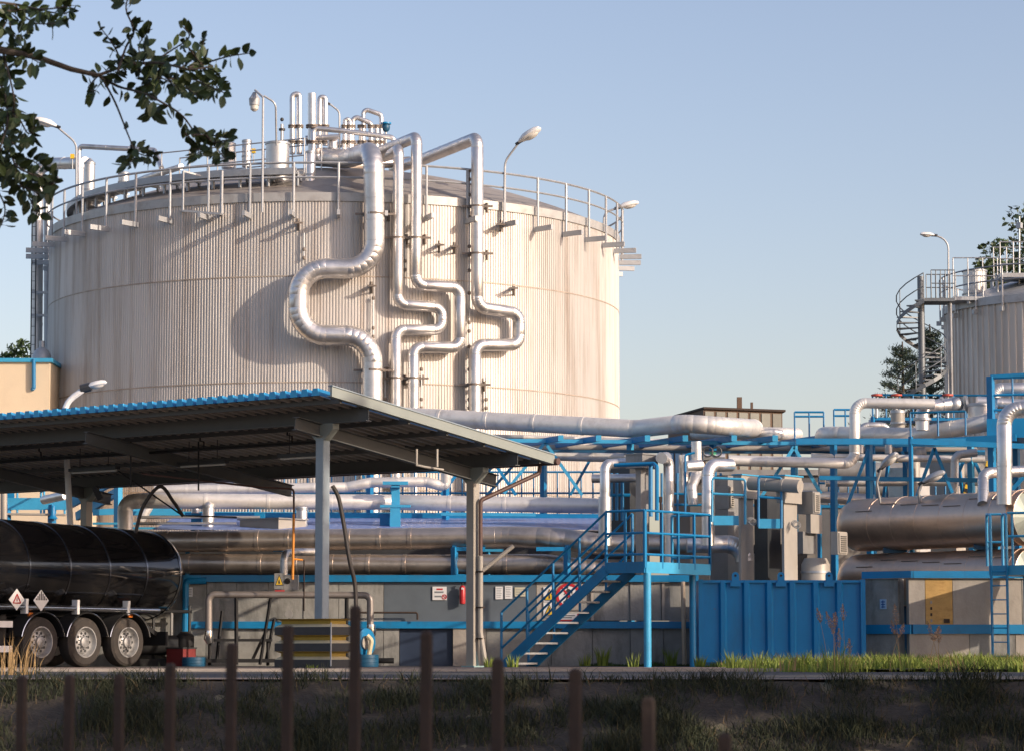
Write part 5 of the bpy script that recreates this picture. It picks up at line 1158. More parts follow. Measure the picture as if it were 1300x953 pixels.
for i,(p,q) in enumerate((((1243,640,66),(1255,585,66)),((1232,600,66),(1222,640,66)))):
    t = thing('striped_brace', ('yellow and black striped brace leaning right behind the rack','yellow and black striped brace leaning left behind the rack')[i], 'brace', P(*p)); a,b = P(*p),P(*q)
    for k in range(8): MB().bar(a.lerp(b,k/8),a.lerp(b,(k+1)/8-.002),.11).build('stripe', YEL if k%2 else BLKM, t)
f, mb = pbox(1215, 69, 1.2, .5, 582, 700); solo('panel_cabinet', mb, CREAM, 'pale flat cabinet seen through the right rack', 'cabinet')
f, mb = pbox(1165, 67.5, .8, .7, 592, 700); solo('panel_cabinet', mb, ALUR, 'silver cabinet behind the two drooping lamps', 'cabinet')
pipe('pale vertical pipe in the right rack behind the lamps', [(1160,700,66),(1160,577,66),(1175,575,66)], .16, CREAM, .2, step=.8)
# ================================================================ BLUE SHED ROOF AND BITS UNDER IT
SH = thing('shed', 'low shed with a sloping blue sheet roof behind the bronze pipes', 'shed', (0,64,0))
z0, z1 = ZP(672,62.9), ZP(655,67)
mb = MB(); n = 120; xa, xb = PX(200,64), PX(790,64)
for k in range(n+1):
    x = xa+(xb-xa)*k/n; o_ = .004*(k%2); mb.v.append(V((x,62.9,z0+o_))); mb.v.append(V((x,67,z1+o_)))
for k in range(n): mb.f.append((2*k,2*k+2,2*k+3,2*k+1))
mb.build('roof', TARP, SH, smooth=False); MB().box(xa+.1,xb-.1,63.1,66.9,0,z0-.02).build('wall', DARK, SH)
RB = thing('roof_unit', 'low cream box sitting on the blue shed roof near the orange conduit', 'box', P(340,672,63.2)); f, mb = pbox(353, 63.1, 1.25, .95, 658, 674)
mb.build('case', CREAM, RB); zz = ZP(658,63.1); MB().box(-1.3,.05,-.05,1.0,zz+.001,zz+.03,f).build('lid', GREYM, RB)
for i,(x,Y) in enumerate(((577,61.6),(720,61))):
    t = thing('pipe_support', ('blue bracket frame holding the bronze pipes left of the rear canopy post','blue bracket frame holding the bronze pipes behind the stairs')[i], 'support', P(x,730,Y)); s_ = 1 if i == 0 else -1
    mb = MB(); a = P(x,694,Y-.35); b = P(x,731,Y-.35); mb.bar(a,b,.12); mb.bar(a+V((0,0,-.04)),a+V((.7*s_,0,-.04)),.09); mb.bar(b+V((0,0,.02)),b+V((.6*s_,0,.02)),.06); mb.bar(a,a+V((0,.8,0)),.09); mb.build('frame', BLUE, t)
for i,(x,lab) in enumerate(((238,'left pale blue strut under the upper bronze pipe'),(366,'pale blue strut under the upper bronze pipe beside the orange conduit'),(620,'pale blue strut under the upper bronze pipe by the rear canopy post'))):
    mb = MB(); a = P(x,698,62.4); mb.bar(a+V((-.35,0,0)),a+V((.35,0,0)),.1,.06); mb.bar(a, V((a.x,a.y,ztop_)), .07); solo('strut', mb, BLUEL, lab, 'strut', 'struts between the bronze pipes')
pipe('pale bent pipe dropping into the switch box by the orange conduit', [(402,700,61),(376,700,60.2),(361,702,59.2),(360,735,59.2)], .085, ALUR, .2, step=.25)
t = thing('switch_box', 'grey switch box with a yellow warning triangle and red tag on the low pipe', 'box', P(362,748,58.9)); Yb = 58.8
MB().box(PX(348,Yb,1.5),PX(360,Yb,1.5),Yb,Yb+.25,ZP(747,Yb),ZP(727,Yb)).build('left_case', GREYM, t); MB().box(PX(360.5,Yb,1.5),PX(378,Yb,1.5),Yb+.02,Yb+.28,ZP(748,Yb),ZP(729,Yb)).build('right_case', GREYM, t)
tri(t,354.5,728.5,742.5,5.2,Yb-.005,False); MB().box(PX(349,Yb,1.5),PX(361,Yb,1.5),Yb-.02,Yb+.1,ZP(756,Yb),ZP(748.5,Yb)).build('red_tag', RED, t); MB().rod(P(365,738,Yb-.02),P(365,736,Yb+.03),.06,12).build('dial', BLKM, t)
t = thing('orange_conduit', 'thin conduit dropping beside the near post, orange in its lower part', 'conduit', P(373,735,57)); MB().tube([P(180,601,57.5),P(330,618,57),P(373,620,57),P(373,652,57)], .022, 8, .08).build('dark_tube', BROWN, t); MB().tube([P(373,652,57),P(371.5,735,57)], .028, 8).build('orange_tube', ORANGE, t)
MB().rod(P(372,709,57),P(384,710,57.2),.02).build('side_branch', ORANGE, t); MB().rod(P(386,710,57.2),P(386,775,57.4),.014).build('thin_branch', RUSTM, t)
t = thing('goalpost_pipe', 'low grey U-shaped pipe crossing in front of the wall under the canopy', 'pipe', P(370,850,58))
MB().tube([P(265,808,58),P(265,754,58),P(470,755,58),P(470,800,58)], .075, 14, .14).build('pipe_run', mat('dull_grey_pipe', (.30,.27,.25), .5, .5, .12, 4, dirt=RUST, dirt_amt=.4), t)
for x,y in ((265,808),(471,800)): MB().sweep([P(x,y-8,58),P(x,y+2,58),P(x+2,y+8,58)],[.09,.11,.07],14).build('coupling', CHROME, t)
MB().bar(P(300,756,58),P(300,843,58),.06).build('leg', BLKM, t); MB().bar(P(344,756,58),P(330,843,58.2),.05).build('leg', BLKM, t); MB().bar(P(440,757,58),P(440,843,58),.06).build('leg', BLKM, t)
def hose(label, pts, r):
    pp = [P(*q) for q in pts]; out = []
    for i in range(len(pp)-1):
        p0 = pp[max(i-1,0)]; p1 = pp[i]; p2 = pp[i+1]; p3 = pp[min(i+2,len(pp)-1)]
        for k in range(8):
            t_ = k/8; out.append(.5*((2*p1)+(p2-p0)*t_+(2*p0-5*p1+4*p2-p3)*t_*t_+(3*p1-p0-3*p2+p3)*t_**3))
    out.append(pp[-1]); solo('hose', MB().sweep(out,[r]*len(out),10), mat('black_hose', (.035,.03,.028), .5, 0, .2, 6), label, 'hose', 'black loading hoses')
hose('black hose arching high above the tank trailer', [(172,676,58),(182,642,58),(203,617,58),(220,636,58.3),(232,654,58.6)], .04)
hose('black hose hanging down right of the near canopy post', [(422,616,54.5),(430,632,54.5),(437,668,54.5),(444,712,54.5),(451,745,54.6),(452,800,54.6)], .045)
t = thing('loading_boom', 'thin dark overhead arm holding the hose above the trailer', 'arm', P(230,655,58.8)); MB().tube([P(150,597,58.5),P(232,654,58.6),P(300,656,60)],.02,6).build('arm', BLKM, t)
t = thing('long_lance', 'slim dark hanging rod above the trailer between two hooks', 'rod', P(166,615,57)); MB().rod(P(166,560,57),P(166,618,57),.018).build('rod', BLKM, t)
t = thing('long_lance', 'slim dark hanging rod left of the orange conduit bend', 'rod', P(252,615,57)); MB().rod(P(252,560,57),P(252,622,57),.018).build('rod', BLKM, t)
# left background under the canopy
t = thing('steel_landing', 'blue railed landing with steps in front of the cream building', 'landing', P(60,660,72)); 
MB().bar(P(2,639,72),P(88,639,72),.08,.32).build('edge_beam', BLUEL, t); mb = MB()
for y in (598,618): mb.rod(P(6,y,72),P(52,y,72),.03)
for x in (22,52,56,82): mb.rod(P(x,652,72),P(x,597,72),.03)
mb.rod(P(52,605,72),P(84,588,70.5),.03); mb.rod(P(52,624,72),P(84,607,70.5),.03); mb.build('railing', BLUEL, t); MB().bar(P(10,652,72),P(84,653,72),.3,.05).build('lower_ledge', CREAM, t)
MB().bar(P(10,900,72),P(10,640,72),.12).build('leg', BLUE, t); MB().bar(P(66,860,72),P(66,640,72),.16).build('leg', BLUE, t); MB().lathe(P(67,658,71.8),[(.14,0),(.1,.05),(.07,.1),(.07,.35)],12).build('column_foot', BLUE, t)
t = thing('stair_flight', 'light blue stair stringers rising right behind the canopy post', 'stairs', P(110,640,70)); MB().bar(P(86,640,71),P(152,604,69),.1,.28).build('stringer', BLUEL, t); MB().bar(P(98,655,71),P(152,622,69),.1,.22).build('stringer', BLUEL, t); MB().bar(P(150,840,69),P(150,600,69),.16).build('post', BLUEL, t); MB().bar(P(118,650,69.5),P(230,645,69.5),.1,.16).build('beam', BLUEL, t)
pipe('bright stub pipe lying by the blue landing', [(56,634,71),(84,628,70)], .12, ALU, step=0)
pipe('pale vertical pipe left of the blue landing', [(5,700,68),(5,560,68)], .085, CREAM, step=0)
t = thing('floodlight', 'small dark floodlight on the rear canopy post at left', 'lamp', P(123,625,59)); f0 = P(123,625,59); MB().bar(f0+V((-.05,0,.12)),f0+V((.08,0,-.14)),.16,.12).build('housing', BLKM, t)
bl2 = MB(); 
for y in (664,670,676): bl2.bar(P(118,y,66),P(240,y,66),.1,.05)
solo('cable_tray', bl2, BLUEL, 'stack of pale blue trays just above the rear of the trailer', 'tray')
pipe('thin silver pipe line behind the trailer hose', [(175,656,64),(330,656,64)], .035, ALUR, step=0)
pipe('thin lower silver pipe line behind the trailer hose', [(175,664,63.6),(300,664,63.6)], .035, ALUR, step=0)
# clutter in the yard
def drum(label, px, Y, r, h, m, tilt=0):
    t = thing('drum', label, 'drum', (PX(px,Y),Y,.02)); MB().lathe((PX(px,Y),Y,.02),[(r*.97,0),(r,.02),(r,h*.33),(r*1.03,h*.35),(r,h*.37),(r,h*.66),(r*1.03,h*.68),(r,h*.7),(r,h),(r*.9,h-.02)],24).build('drum_body', m, t); return t
drum('low blue tub on the ground behind the trailer', 246, 58.5, .26, .20, BLUED)
t = thing('pump_skid', 'dark pump skid with upright pipes behind the rear of the trailer', 'pump', (PX(212,59.3),59.3,.02)); xx = PX(212,59.3)
MB().box(xx-.9,xx+.55,59.1,59.7,.02,.18).build('base', BLKM, t); MB().rod((xx-.6,59.4,.48),(xx+.25,59.4,.48),.22,18).build('motor', DARK, t); MB().lathe((xx+.38,59.4,.18),[(.14,0),(.2,.1),(.2,.5),(.1,.6)],16).build('pump_body', BLKM, t)
for k in range(4): MB().rod((xx-.75+.4*k,59.6,.15),(xx-.75+.4*k,59.6,1.2+.15*(k%2)),.035).build('riser', DARK if k%2 else GREYM, t)
MB().rod((xx-.8,59.6,1.2),(xx+.5,59.6,1.22),.04).build('header', DARK, t)
t = thing('red_crate', 'dark red box beside the blue tub behind the trailer', 'crate', (PX(226,58.8),58.8,.02)); f = Fr((PX(232,58.6),58.6,0)); MB().box(-.5,0,0,.4,.02,.40,f).build('case', mat('dull_red', (.18,.02,.02), .6), t); MB().box(-.52,.02,-.02,.42,.402,.43,f).build('lid', DARK, t)
t = thing('hose_reel', 'blue hose reel with cream strap standing on a blue drum by the stack', 'reel', (PX(462,57),57,.3)); c = P(461,815,57); MB().lathe(c,[(.28,-.1),(.3,-.09),(.3,.09),(.28,.1)],28,V((.8,-.6,0))).build('reel_disc', BLUE, t); MB().lathe(c+V((.06,-.1,0)),[(.14,-.02),(.15,.04)],20,V((.8,-.6,0))).build('hub', CREAM, t)
MB().tube([P(466,806,56.8),P(472,812,56.8),P(468,832,56.8)],.05,8,.1).build('strap', IVORY, t)
drum('blue drum standing right of the bumper stack', 465, 57, .26, .26, BLUED)
t = thing('tool_rack', 'low dark rack with leaning bars against the wall under the canopy', 'rack', (PX(300,59),59,.02)); mb = MB(); mb.bar(P(262,812,59),P(345,812,59),.3,.06); mb.bar(P(262,838,59),P(350,838,59),.3,.08)
for x in (266,340): mb.bar(P(x,812,59),P(x,844,59),.05)
mb.build('rack_frame', BLKM, t)
for a,b in (((275,838),(282,775)),((320,838),(338,800)),((338,836),(348,786))): MB().bar(P(a[0],a[1],59.3),P(b[0],b[1],59.5),.05).build('leaning_bar', BLKM, t)
t = thing('cable_reel', 'small pale gauge on the low pipe run by the wall', 'gauge', P(368,778,59.8)); MB().lathe(P(367,779,59.8),[(.09,0),(.09,.03)],16,V((0,-1,0))).build('dial', GREYM, t); MB().bar(P(367,781,59.82),P(367,790,59.95),.03).build('stem', DARK, t)
pipe('thin orange-brown pipe along the wall right of the bumper stack', [(452,777,59.8),(530,777,59.8),(530,786,59.8)], .022, RUSTM, .05, step=0)
pipe('dark pipe lying along the wall foot left of the stair', [(415,838,59.3),(500,838,59.3)], .06, BLKM, step=0)
# ================================================================ VEGETATION
pine('dark conifer rising behind the spiral stair', (PX(1183,112,8),112,0), ZP(412,112), 3.2, LEAFP, 3, nl=15000)
pine('shorter ragged conifer left of the spiral stair', (PX(1148,118,8),118,0), ZP(434,118), 4.2, LEAFP, 5, nl=13000)
tree('tall leafy tree behind the smaller tank at the right edge', (PX(1318,128,10),128,0), ZP(268,128), 3.6, 9000, .16, LEAFB, .3, .4, seed=11, clumps=34)
tree('small leafy treetop between the platform rails of the smaller tank', (PX(1268,124,10),124,0), ZP(312,124), 1.7, 4500, .14, LEAFB, .2, .6, seed=12)
tree('small tree showing above the cream building at the left edge', (PX(22,100,10),100,0), ZP(436,100), 1.1, 3600, .12, LEAFO, .15, .6, seed=13)
tree('yellowish shrub tree glimpsed through the right rack', (PX(1180,76,3),76,0), ZP(585,76), 1.3, 2600, .09, leafmat('yellowing_leaf', (.22,.17,.03)), .1, .3, seed=14)
# unseen trees and a tall block, added to shade the yard and foreground
tree('broad tree outside the frame shading the near canopy post', (19.0,37.2,0), 14.5, 2.7, 5200, .26, LEAFO, .3, .35, 'added shade trees outside the frame', seed=21)
tree('round tree outside the frame shading the middle of the road', (15.5,30,-.1), 10.5, 3.4, 5200, .28, LEAFO, .3, .3, 'added shade trees outside the frame', seed=22)
tree('round tree outside the frame shading the verge', (13.5,23.5,-1.25), 9.5, 3.4, 5200, .28, LEAFO, .3, .25, 'added shade trees outside the frame', seed=23)
tree('tree outside the frame shading the iron fence', (9.2,7.0,-1.25), 9.5, 3.0, 4200, .24, LEAFO, .3, .25, 'added shade trees outside the frame', seed=24)
tree('low tree added outside the frame to shade the iron pickets', (6.6,1.6,-1.25), 6.2, 2.6, 4200, .2, LEAFO, .2, .2, 'added shade trees outside the frame', seed=27)
tree('tall tree outside the frame behind the other shade trees', (25,33,-.1), 13, 3.4, 4200, .3, LEAFO, .3, .3, 'added shade trees outside the frame', seed=25)
HB = thing('shade_block', 'tall narrow grey block added outside the frame to shade the wall and container', 'building', (30,46,0))  # unseen block, sized and turned to the sun only to cast shade
hd = V((sin(R(SUN_AZ)),-cos(R(SUN_AZ)),0)); hl = V((-hd.y,hd.x,0)); ho = V((4,60,0))+hd*28-hl*3.7
def HF(a,b,z): return ho+hd*a+hl*b+V((0,0,z))
HH = 2.0+.374*28-.15
MB().box(0,9,0,3.4,0,HH,HF).build('wall', CONCL, HB); MB().box(-.03,9.1,-.06,3.46,HH+.003,HH+.15,HF).build('roof', GALV, HB)
for k in range(3): MB().box(1+2.6*k,2.4+2.6*k,-.05,-.002,7,8.6,HF).build('window', GLASS, HB)
# ---------------------------------------------------------------- overhanging branch in the foreground
FT = thing('overhanging_tree', 'near leafy tree whose dark twigs hang into the upper left of the view', 'tree', (-4.6,12.6,-1.25))
br = MB(); lf = MB(); rng = random.Random(4)
br.sweep([V((-4.6,12.6,-1.25)),V((-4.5,12.6,.8)),V((-4.3,12.5,2.6)),V((-4.4,12.3,4.6)),V((-4.5,12.2,6.4))],[.16,.13,.11,.07,.03],10)
def pleaf(p, d, L, rng):
    d = d.normalized(); sd = d.cross(V((rng.gauss(0,.5),-1,rng.gauss(0,.5)))).normalized(); up = sd.cross(d)
    sd = (sd*cos(rr := rng.gauss(0,.8))+up*sin(rr)).normalized(); up = sd.cross(d); W = L*.27; n = len(lf.v)
    prof = [(0,.05),(.2,.7),(.45,1.0),(.7,.8),(.88,.4),(1,.0)]; curl = rng.uniform(-.1,.25)
    for t_, w_ in prof:
        c = p+d*(L*t_)-up*(curl*L*t_*t_)
        lf.v += [c-sd*W*w_+up*W*w_*.25, c, c+sd*W*w_+up*W*w_*.25]
    for i in range(5):
        a = n+3*i; lf.f += [(a,a+1,a+4,a+3),(a+1,a+2,a+5,a+4)]
def twig(pts, r, every, L=.075, Y=12, start=0., spread=1., down=.15):
    every *= 1.3; L *= .92
    pp = [P(x,y,Y+.25*sin(i*1.7)) for i,(x,y) in enumerate(pts)]
    for i in range(len(pp)-1): pass
    fine = []
    for i in range(len(pp)-1):
        p0 = pp[max(i-1,0)]; p1 = pp[i]; p2 = pp[i+1]; p3 = pp[min(i+2,len(pp)-1)]
        for k in range(6):
            t_ = k/6; fine.append(.5*((2*p1)+(p2-p0)*t_+(2*p0-5*p1+4*p2-p3)*t_*t_+(3*p1-p0-3*p2+p3)*t_**3))
    fine.append(pp[-1]); m = len(fine); br.sweep(fine,[r*(1-.75*i/m)+.0012 for i in range(m)],6)
    tot = 0; nxt = start
    for i in range(m-1):
        d = fine[i+1]-fine[i]; L_ = d.length
        while nxt < tot+L_:
            p = fine[i]+d*((nxt-tot)/L_); side = 1 if int(nxt/every)%2 else -1
            pr = V((-d.z,0,d.x)).normalized()*side*spread; dirn = d.normalized()*.8+pr*rng.uniform(.3,1.1)+V((0,rng.gauss(0,.5),-down+rng.gauss(0,.25)))
            stem = p+dirn.normalized()*.015; br.sweep([p,stem],[.0014,.001],4); pleaf(stem, dirn, L*rng.uniform(.7,1.15), rng)
            nxt += every*rng.uniform(.6,1.4)
        tot += L_
    pleaf(fine[-1], fine[-1]-fine[-2], L, rng)
def bough(pts, r, Y=12):
    pp = [P(x,y,Y) if len(q) == 0 else P(x,y,*q) for x,y,*q in pts]; br.sweep(pp,[r*(1-.6*i/len(pp)) for i in range(len(pp))],7)
bough([(-620,150,12.5),(-250,60,12.2),(-60,60),(0,64),(45,72),(90,88),(125,96)], .022)
bough([(-600,60,12.5),(-200,200,12.2),(-60,210),(-20,170)], .02); bough([(-200,40,12.1),(-60,0),(-10,-12)], .014)
twig([(125,96),(160,84),(200,80),(240,88),(270,84)], .007, .026)
twig([(125,96),(150,110),(180,118),(205,130),(232,148),(258,180),(290,178)], .006, .034)
twig([(150,90),(160,60),(170,40),(160,12),(165,-10)], .005, .03)
twig([(150,90),(150,70),(140,52),(128,36)], .004, .03)
twig([(190,82),(215,66),(240,48),(232,34)], .004, .026); twig([(240,86),(262,80),(290,72),(316,68)], .004, .034)
twig([(200,80),(212,100),(236,112),(250,122)], .004, .02); twig([(240,62),(262,90),(276,112)], .004, .026); twig([(215,100),(240,100),(262,108),(284,118)], .004, .024)
twig([(125,96),(112,112),(122,116)], .003, .022); twig([(170,80),(186,98),(206,100),(224,110)], .004, .022)
twig([(130,100),(146,130),(160,165),(170,190)], .005, .30, start=.2); twig([(170,188),(178,196),(196,200)], .003, .022); twig([(166,185),(168,198),(164,210)], .003, .024)
twig([(235,170),(250,184),(252,196)], .003, .02); twig([(245,172),(268,172),(292,176)], .004, .022); twig([(262,172),(276,190),(286,202)], .003, .024)
twig([(185,84),(176,60),(188,40)], .003, .026); twig([(205,80),(198,98),(186,118)], .003, .024); twig([(180,118),(196,138),(192,144)], .003, .022); twig([(228,88),(250,70),(258,52)], .003, .024)
# left cluster
twig([(-30,0),(20,6),(52,12),(90,8)], .006, .03); twig([(10,14),(45,12),(78,18),(92,12)], .004, .03); twig([(20,8),(30,20),(46,30),(70,30)], .004, .032)
twig([(-20,40),(0,60),(10,90),(18,130),(12,160)], .006, .026); twig([(0,60),(18,64),(35,72),(50,80)], .004, .032); twig([(12,30),(20,48),(36,42)], .003, .03)
twig([(-20,80),(2,110),(10,150),(0,190),(-8,230)], .006, .022); twig([(10,130),(24,150),(36,170),(46,160)], .004, .026); twig([(-10,170),(12,190),(20,210),(42,222),(66,226)], .006, .022)
twig([(10,190),(30,200),(44,206),(52,214)], .004, .022); twig([(0,210),(16,232),(36,240),(50,246)], .005, .022); twig([(20,225),(36,250),(48,272)], .004, .024); twig([(-10,230),(6,262),(2,286)], .004, .024)
twig([(-20,120),(0,140),(6,170),(18,184)], .005, .022); twig([(42,222),(56,240),(68,232)], .003, .024); twig([(-20,190),(0,215),(14,222)], .005, .02); twig([(-14,100),(-2,128),(14,140),(20,150)], .004, .022)
twig([(-10,60),(4,78),(8,100)], .004, .022); twig([(-10,6),(8,22),(4,36)], .004, .028); twig([(60,-12),(76,2),(84,10)], .003, .028)
br.build('branches', BARK, FT)
for _ in range(60):   # the rest of the crown, outside the frame
    c = V((-4.4+rng.gauss(0,.9),12.4+rng.gauss(0,.8),4.2+rng.gauss(0,.9)))
    if c.x > -3.0: continue
    for _ in range(16): q = c+V((rng.gauss(0,.22),rng.gauss(0,.22),rng.gauss(0,.2))); pleaf(q, V((rng.gauss(0,1),rng.gauss(0,1),rng.gauss(-.3,.6))), .085, rng)
lf.build('crown', LEAFN, FT, smooth=False)
# ---------------------------------------------------------------- iron fence in the foreground
FN = thing('iron_fence', 'out-of-focus rusty iron picket fence with an arched top in the foreground', 'fence', (0,4.7,-1.25))
tops = [(-100,862),(-32,862),(32,857),(92,856),(155,855),(219,841),(296,815),(367,793),(452,768),(542,800),(632,835),(730,848),(822,884),(918,930),(1015,975),(1115,1010),(1215,1030),(1320,1040)]
for px, py in tops:
    Y = 1/(.1887+.000095*(px-219)); p = P(px,py,Y); p.x = (px-650)/F*Y; s_ = .0082
    mb = MB(); f = Fr((p.x,p.y,0),-18); mb.box(-s_,s_,-s_,s_,-1.25,p.z-.006,f)
    mb.hexa([f(-s_,-s_,p.z-.006),f(s_,-s_,p.z-.006),f(s_,s_,p.z-.006),f(-s_,s_,p.z-.006),f(-s_*.6,-s_*.6,p.z),f(s_*.6,-s_*.6,p.z),f(s_*.6,s_*.6,p.z),f(-s_*.6,s_*.6,p.z)]); mb.build('picket', RUSTM, FN)
mb = MB(); y0 = 1/(.1887+.000095*(-319)); y1 = 1/(.1887+.000095*(1101))
for z in (-.25,-1.0): mb.bar(((-100-650)/F*y0,y0+.03,z),((1320-650)/F*y1,y1+.03,z),.03,.04)
mb.build('cross_rail', RUSTM, FN)
# ---------------------------------------------------------------- grass, weeds, reeds
def blades(name, n, xf, hf, m, w=.012, seed=3, lean=.35):
    rng = random.Random(seed); mb = MB()
    for _ in range(n):
        x, y, z = xf(rng); h = hf(rng, x, y); a = rng.uniform(0,pi); d = V((cos(a),sin(a),0))*w*rng.uniform(.6,1.3); l = V((rng.gauss(0,lean),rng.gauss(0,lean),1)); p = V((x,y,z)); n0 = len(mb.v)
        m1 = p+V((l.x*h*.3,l.y*h*.3,h*.6)); tp = p+V((l.x*h,l.y*h,h)); mb.v += [p-d,p+d,m1+d*.6,m1-d*.6,tp]; mb.f += [(n0,n0+1,n0+2,n0+3),(n0+3,n0+2,n0+4)]
    o = mb.build(name, m, smooth=False, origin=(0,0,0)); o['kind'] = 'stuff'; return o
from mathutils import noise
def bank(rng):
    y = rng.uniform(34.0,36.3); return rng.uniform(-9,9), y, gz(0,y)-.01
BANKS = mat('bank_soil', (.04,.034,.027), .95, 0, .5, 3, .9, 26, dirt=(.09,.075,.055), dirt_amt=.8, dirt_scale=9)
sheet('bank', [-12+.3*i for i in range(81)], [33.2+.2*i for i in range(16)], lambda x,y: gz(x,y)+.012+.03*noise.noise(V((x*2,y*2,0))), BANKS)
def bank2(rng):
    while True:
        x, y, z = bank(rng)
        if noise.noise(V((x*.9,y*1.6,7)))+.35*noise.noise(V((x*4,y*4,1))) > rng.uniform(-.35,.35): return x, y, z
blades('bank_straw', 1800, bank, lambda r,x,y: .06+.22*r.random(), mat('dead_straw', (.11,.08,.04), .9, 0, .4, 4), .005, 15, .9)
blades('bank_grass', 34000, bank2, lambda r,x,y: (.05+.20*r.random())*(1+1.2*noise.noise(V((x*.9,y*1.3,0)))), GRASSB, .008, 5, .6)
def verge(rng):
    while True:
        x = rng.uniform(4.2,14); y = rng.uniform(46,56.3)
        if rng.random() < min(1,(x-3.8)/3.2) and (y > 47.5+1.5*noise.noise(V((x*.8,0,3)))): return x, y, .0
blades('verge_grass', 30000, verge, lambda r,x,y: (.07+.20*r.random())*(1+.9*noise.noise(V((x*1.1,y*1.1,5)))), GRASSM, .014, 6)
blades('verge_straw', 1500, verge, lambda r,x,y: .15+.22*r.random(), STRAW, .007, 16)
sheet('verge_soil', [5.5+.5*i for i in range(20)], [47.6+.5*i for i in range(18)], lambda x,y: .056+.01*sin(x*3+y), mat('dark_soil', (.07,.06,.03), .95, 0, .3, 3, .4, 12))
def foot(rng): 
    x = rng.uniform(1.5,9); return x, rng.uniform(56.2,56.9) if x > 4 else rng.uniform(59.2,59.8), .02
blades('wall_foot_weeds', 2600, foot, lambda r,x,y: max(.03,.20*r.random()*(.35+1.6*max(0,noise.noise(V((x*1.7,0,9)))))), mat('dark_weeds', (.05,.09,.02), .8, 0, .4, 3), .014, 7)
def clump(label, px, Y, n, h, m=GRASSM, w=.012, rad=.12, name='weed_clump', seed=1, z=.03):
    rng = random.Random(seed+int(px)); X_ = PX(px,Y); t = thing(name, label, 'weed', (X_,Y,z), 'weeds'); mb = MB()
    for _ in range(n):
        a = rng.uniform(0,2*pi); r_ = rad*sqrt(rng.random()); p = V((X_+r_*cos(a),Y+r_*sin(a),z)); hh = h*rng.uniform(.45,1.1); l = V((cos(a)*.25+rng.gauss(0,.12),sin(a)*.25,1)); d = V((rng.gauss(0,1),rng.gauss(0,1),0)).normalized()*w; n0 = len(mb.v); m1 = p+V((l.x*hh*.35,l.y*hh*.35,hh*.6)); tp = p+V((l.x*hh,l.y*hh,hh)); mb.v += [p-d,p+d,m1+d*.7,m1-d*.7,tp]; mb.f += [(n0,n0+1,n0+2,n0+3),(n0+3,n0+2,n0+4)]
    mb.build('blades', m, t, smooth=False); return t
for lab,px,Y,n,h in (('small weed tuft left of the stair foot',622,55,30,.25),('weed tuft right beside the stair foot',650,54.5,40,.28),('weed tuft under the stair flight, left of the wall panel joint',743,58.5,40,.3),('taller weed tuft under the stairs against the wall',765,58.8,60,.45),('weed tuft at the foot of the light blue column',804,56,26,.3),('weed tuft under the platform left of the container',852,58.8,60,.4),('weed tuft at the left foot of the container',888,56.5,60,.25),('upright weeds in front of the left container ribs',930,50,26,.35),('upright weeds in front of the container middle',962,50,34,.36),('short mixed weeds before the container right half',1015,49,50,.34),('tiny weeds at the foot of the bumper stack',395,50.6,20,.1)): clump(lab,px,Y,n,h)
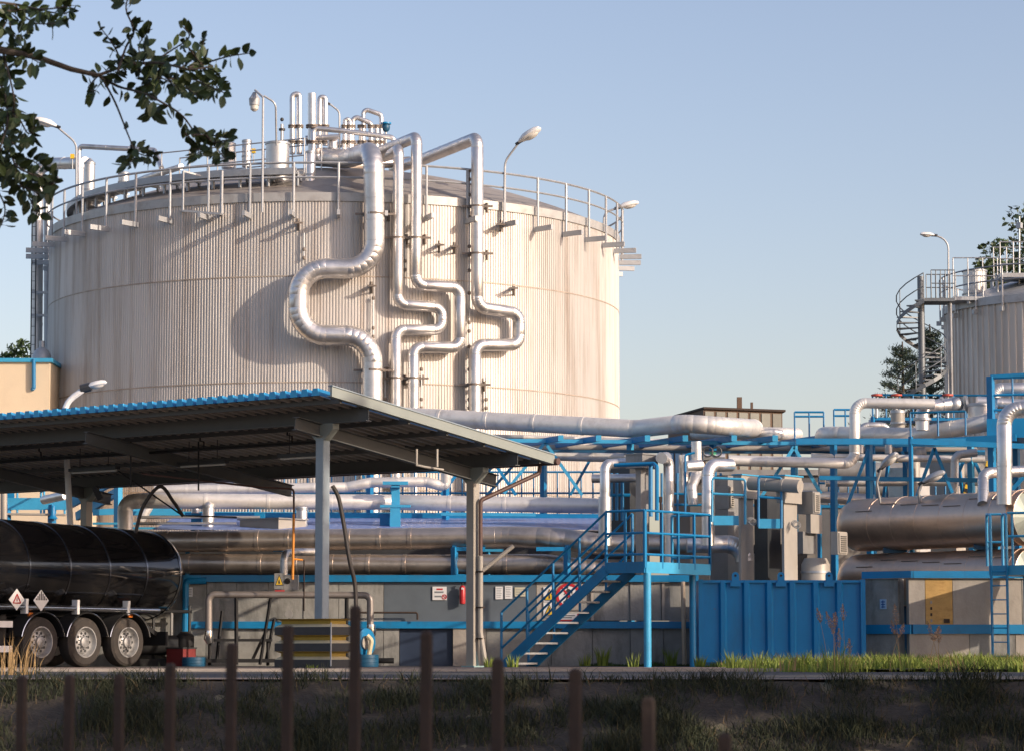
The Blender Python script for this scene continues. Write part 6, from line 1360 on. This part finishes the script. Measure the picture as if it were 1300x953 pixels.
def reed(label, px, Y, n, h, seed, lean=0.):
    rng = random.Random(seed); X_ = PX(px,Y); t = thing('reed_grass', label, 'reeds', (X_,Y,.03), 'feathery reed plants')
    st = MB(); pl = MB(); bl_ = MB()
    for k in range(n):
        b = V((X_+rng.gauss(0,.14),Y+rng.gauss(0,.2),.03)); hh = h*rng.uniform(.7,1.08); l = V((rng.gauss(lean,.16),rng.gauss(0,.1),0)); pts = [b+l*hh*(q/5)**1.6+V((0,0,hh*q/5)) for q in range(6)]; st.sweep(pts,[.006-.0007*q for q in range(6)],5)
        d = (pts[-1]-pts[-2]).normalized(); s0 = pts[-1]-d*.05; Lp = rng.uniform(.24,.36)
        for _ in range(220):
            f = rng.random(); p = s0+d*(Lp*f)+V((rng.gauss(0,1),rng.gauss(0,1),0))*.026*sin(pi*min(1,f*.9+.12)); a = (d+V((rng.gauss(0,.7),rng.gauss(0,.7),rng.gauss(0,.4)))).normalized(); w_ = a.cross(V((rng.random(),rng.random(),rng.random()))).normalized(); s_ = rng.uniform(.012,.03); pl.quad(p,p+w_*s_*.3,p+a*s_,p-w_*s_*.3)
    for _ in range(n*9):
        a = rng.uniform(0,2*pi); r_ = .22*sqrt(rng.random()); p = V((X_+r_*cos(a),Y+r_*sin(a),.03)); hh = h*rng.uniform(.25,.62); l = V((cos(a)*.3+rng.gauss(0,.12),sin(a)*.3,1)); d = V((rng.gauss(0,1),rng.gauss(0,1),0)).normalized()*.008; n0 = len(bl_.v); m1 = p+V((l.x*hh*.35,l.y*hh*.35,hh*.6)); tp = p+V((l.x*hh,l.y*hh,hh*.95)); bl_.v += [p-d,p+d,m1+d*.7,m1-d*.7,tp]; bl_.f += [(n0,n0+1,n0+2,n0+3),(n0+3,n0+2,n0+4)]
    st.build('stalks', STRAW, t); pl.build('plumes', PLUME, t, smooth=False); bl_.build('blades', GRASSM, t, smooth=False)
reed('tallest reed clump with brown plumes before the container right end', 1062, 46, 5, .92, 1); reed('single leaning reed left of the tallest reed clump', 1040, 46, 1, .62, 2, -.25); reed('reed clump with thin plumes before the shaded corner wall', 1146, 46, 3, .8, 3); reed('reed clump right of the wall corner among green grass', 1192, 46, 3, .62, 4); reed('small dry reed before the number plate wall', 1080, 46, 1, .45, 8)
clump('dry yellow grass tuft in front of the trailer wheels at the left edge', 8, 40, 46, .62, STRAW, .008, .35, 'dry_grass', 5); clump('leaning dry grass stems near the front trailer wheel', 34, 40, 14, .55, STRAW, .007, .2, 'dry_grass', 6)
clump('dry stems left of the small container weeds', 998, 47, 16, .35, STRAW, .007, .2, 'dry_grass', 9); clump('dry stems beside the ladder at the right edge', 1230, 47, 12, .4, STRAW, .007, .3, 'dry_grass', 10)
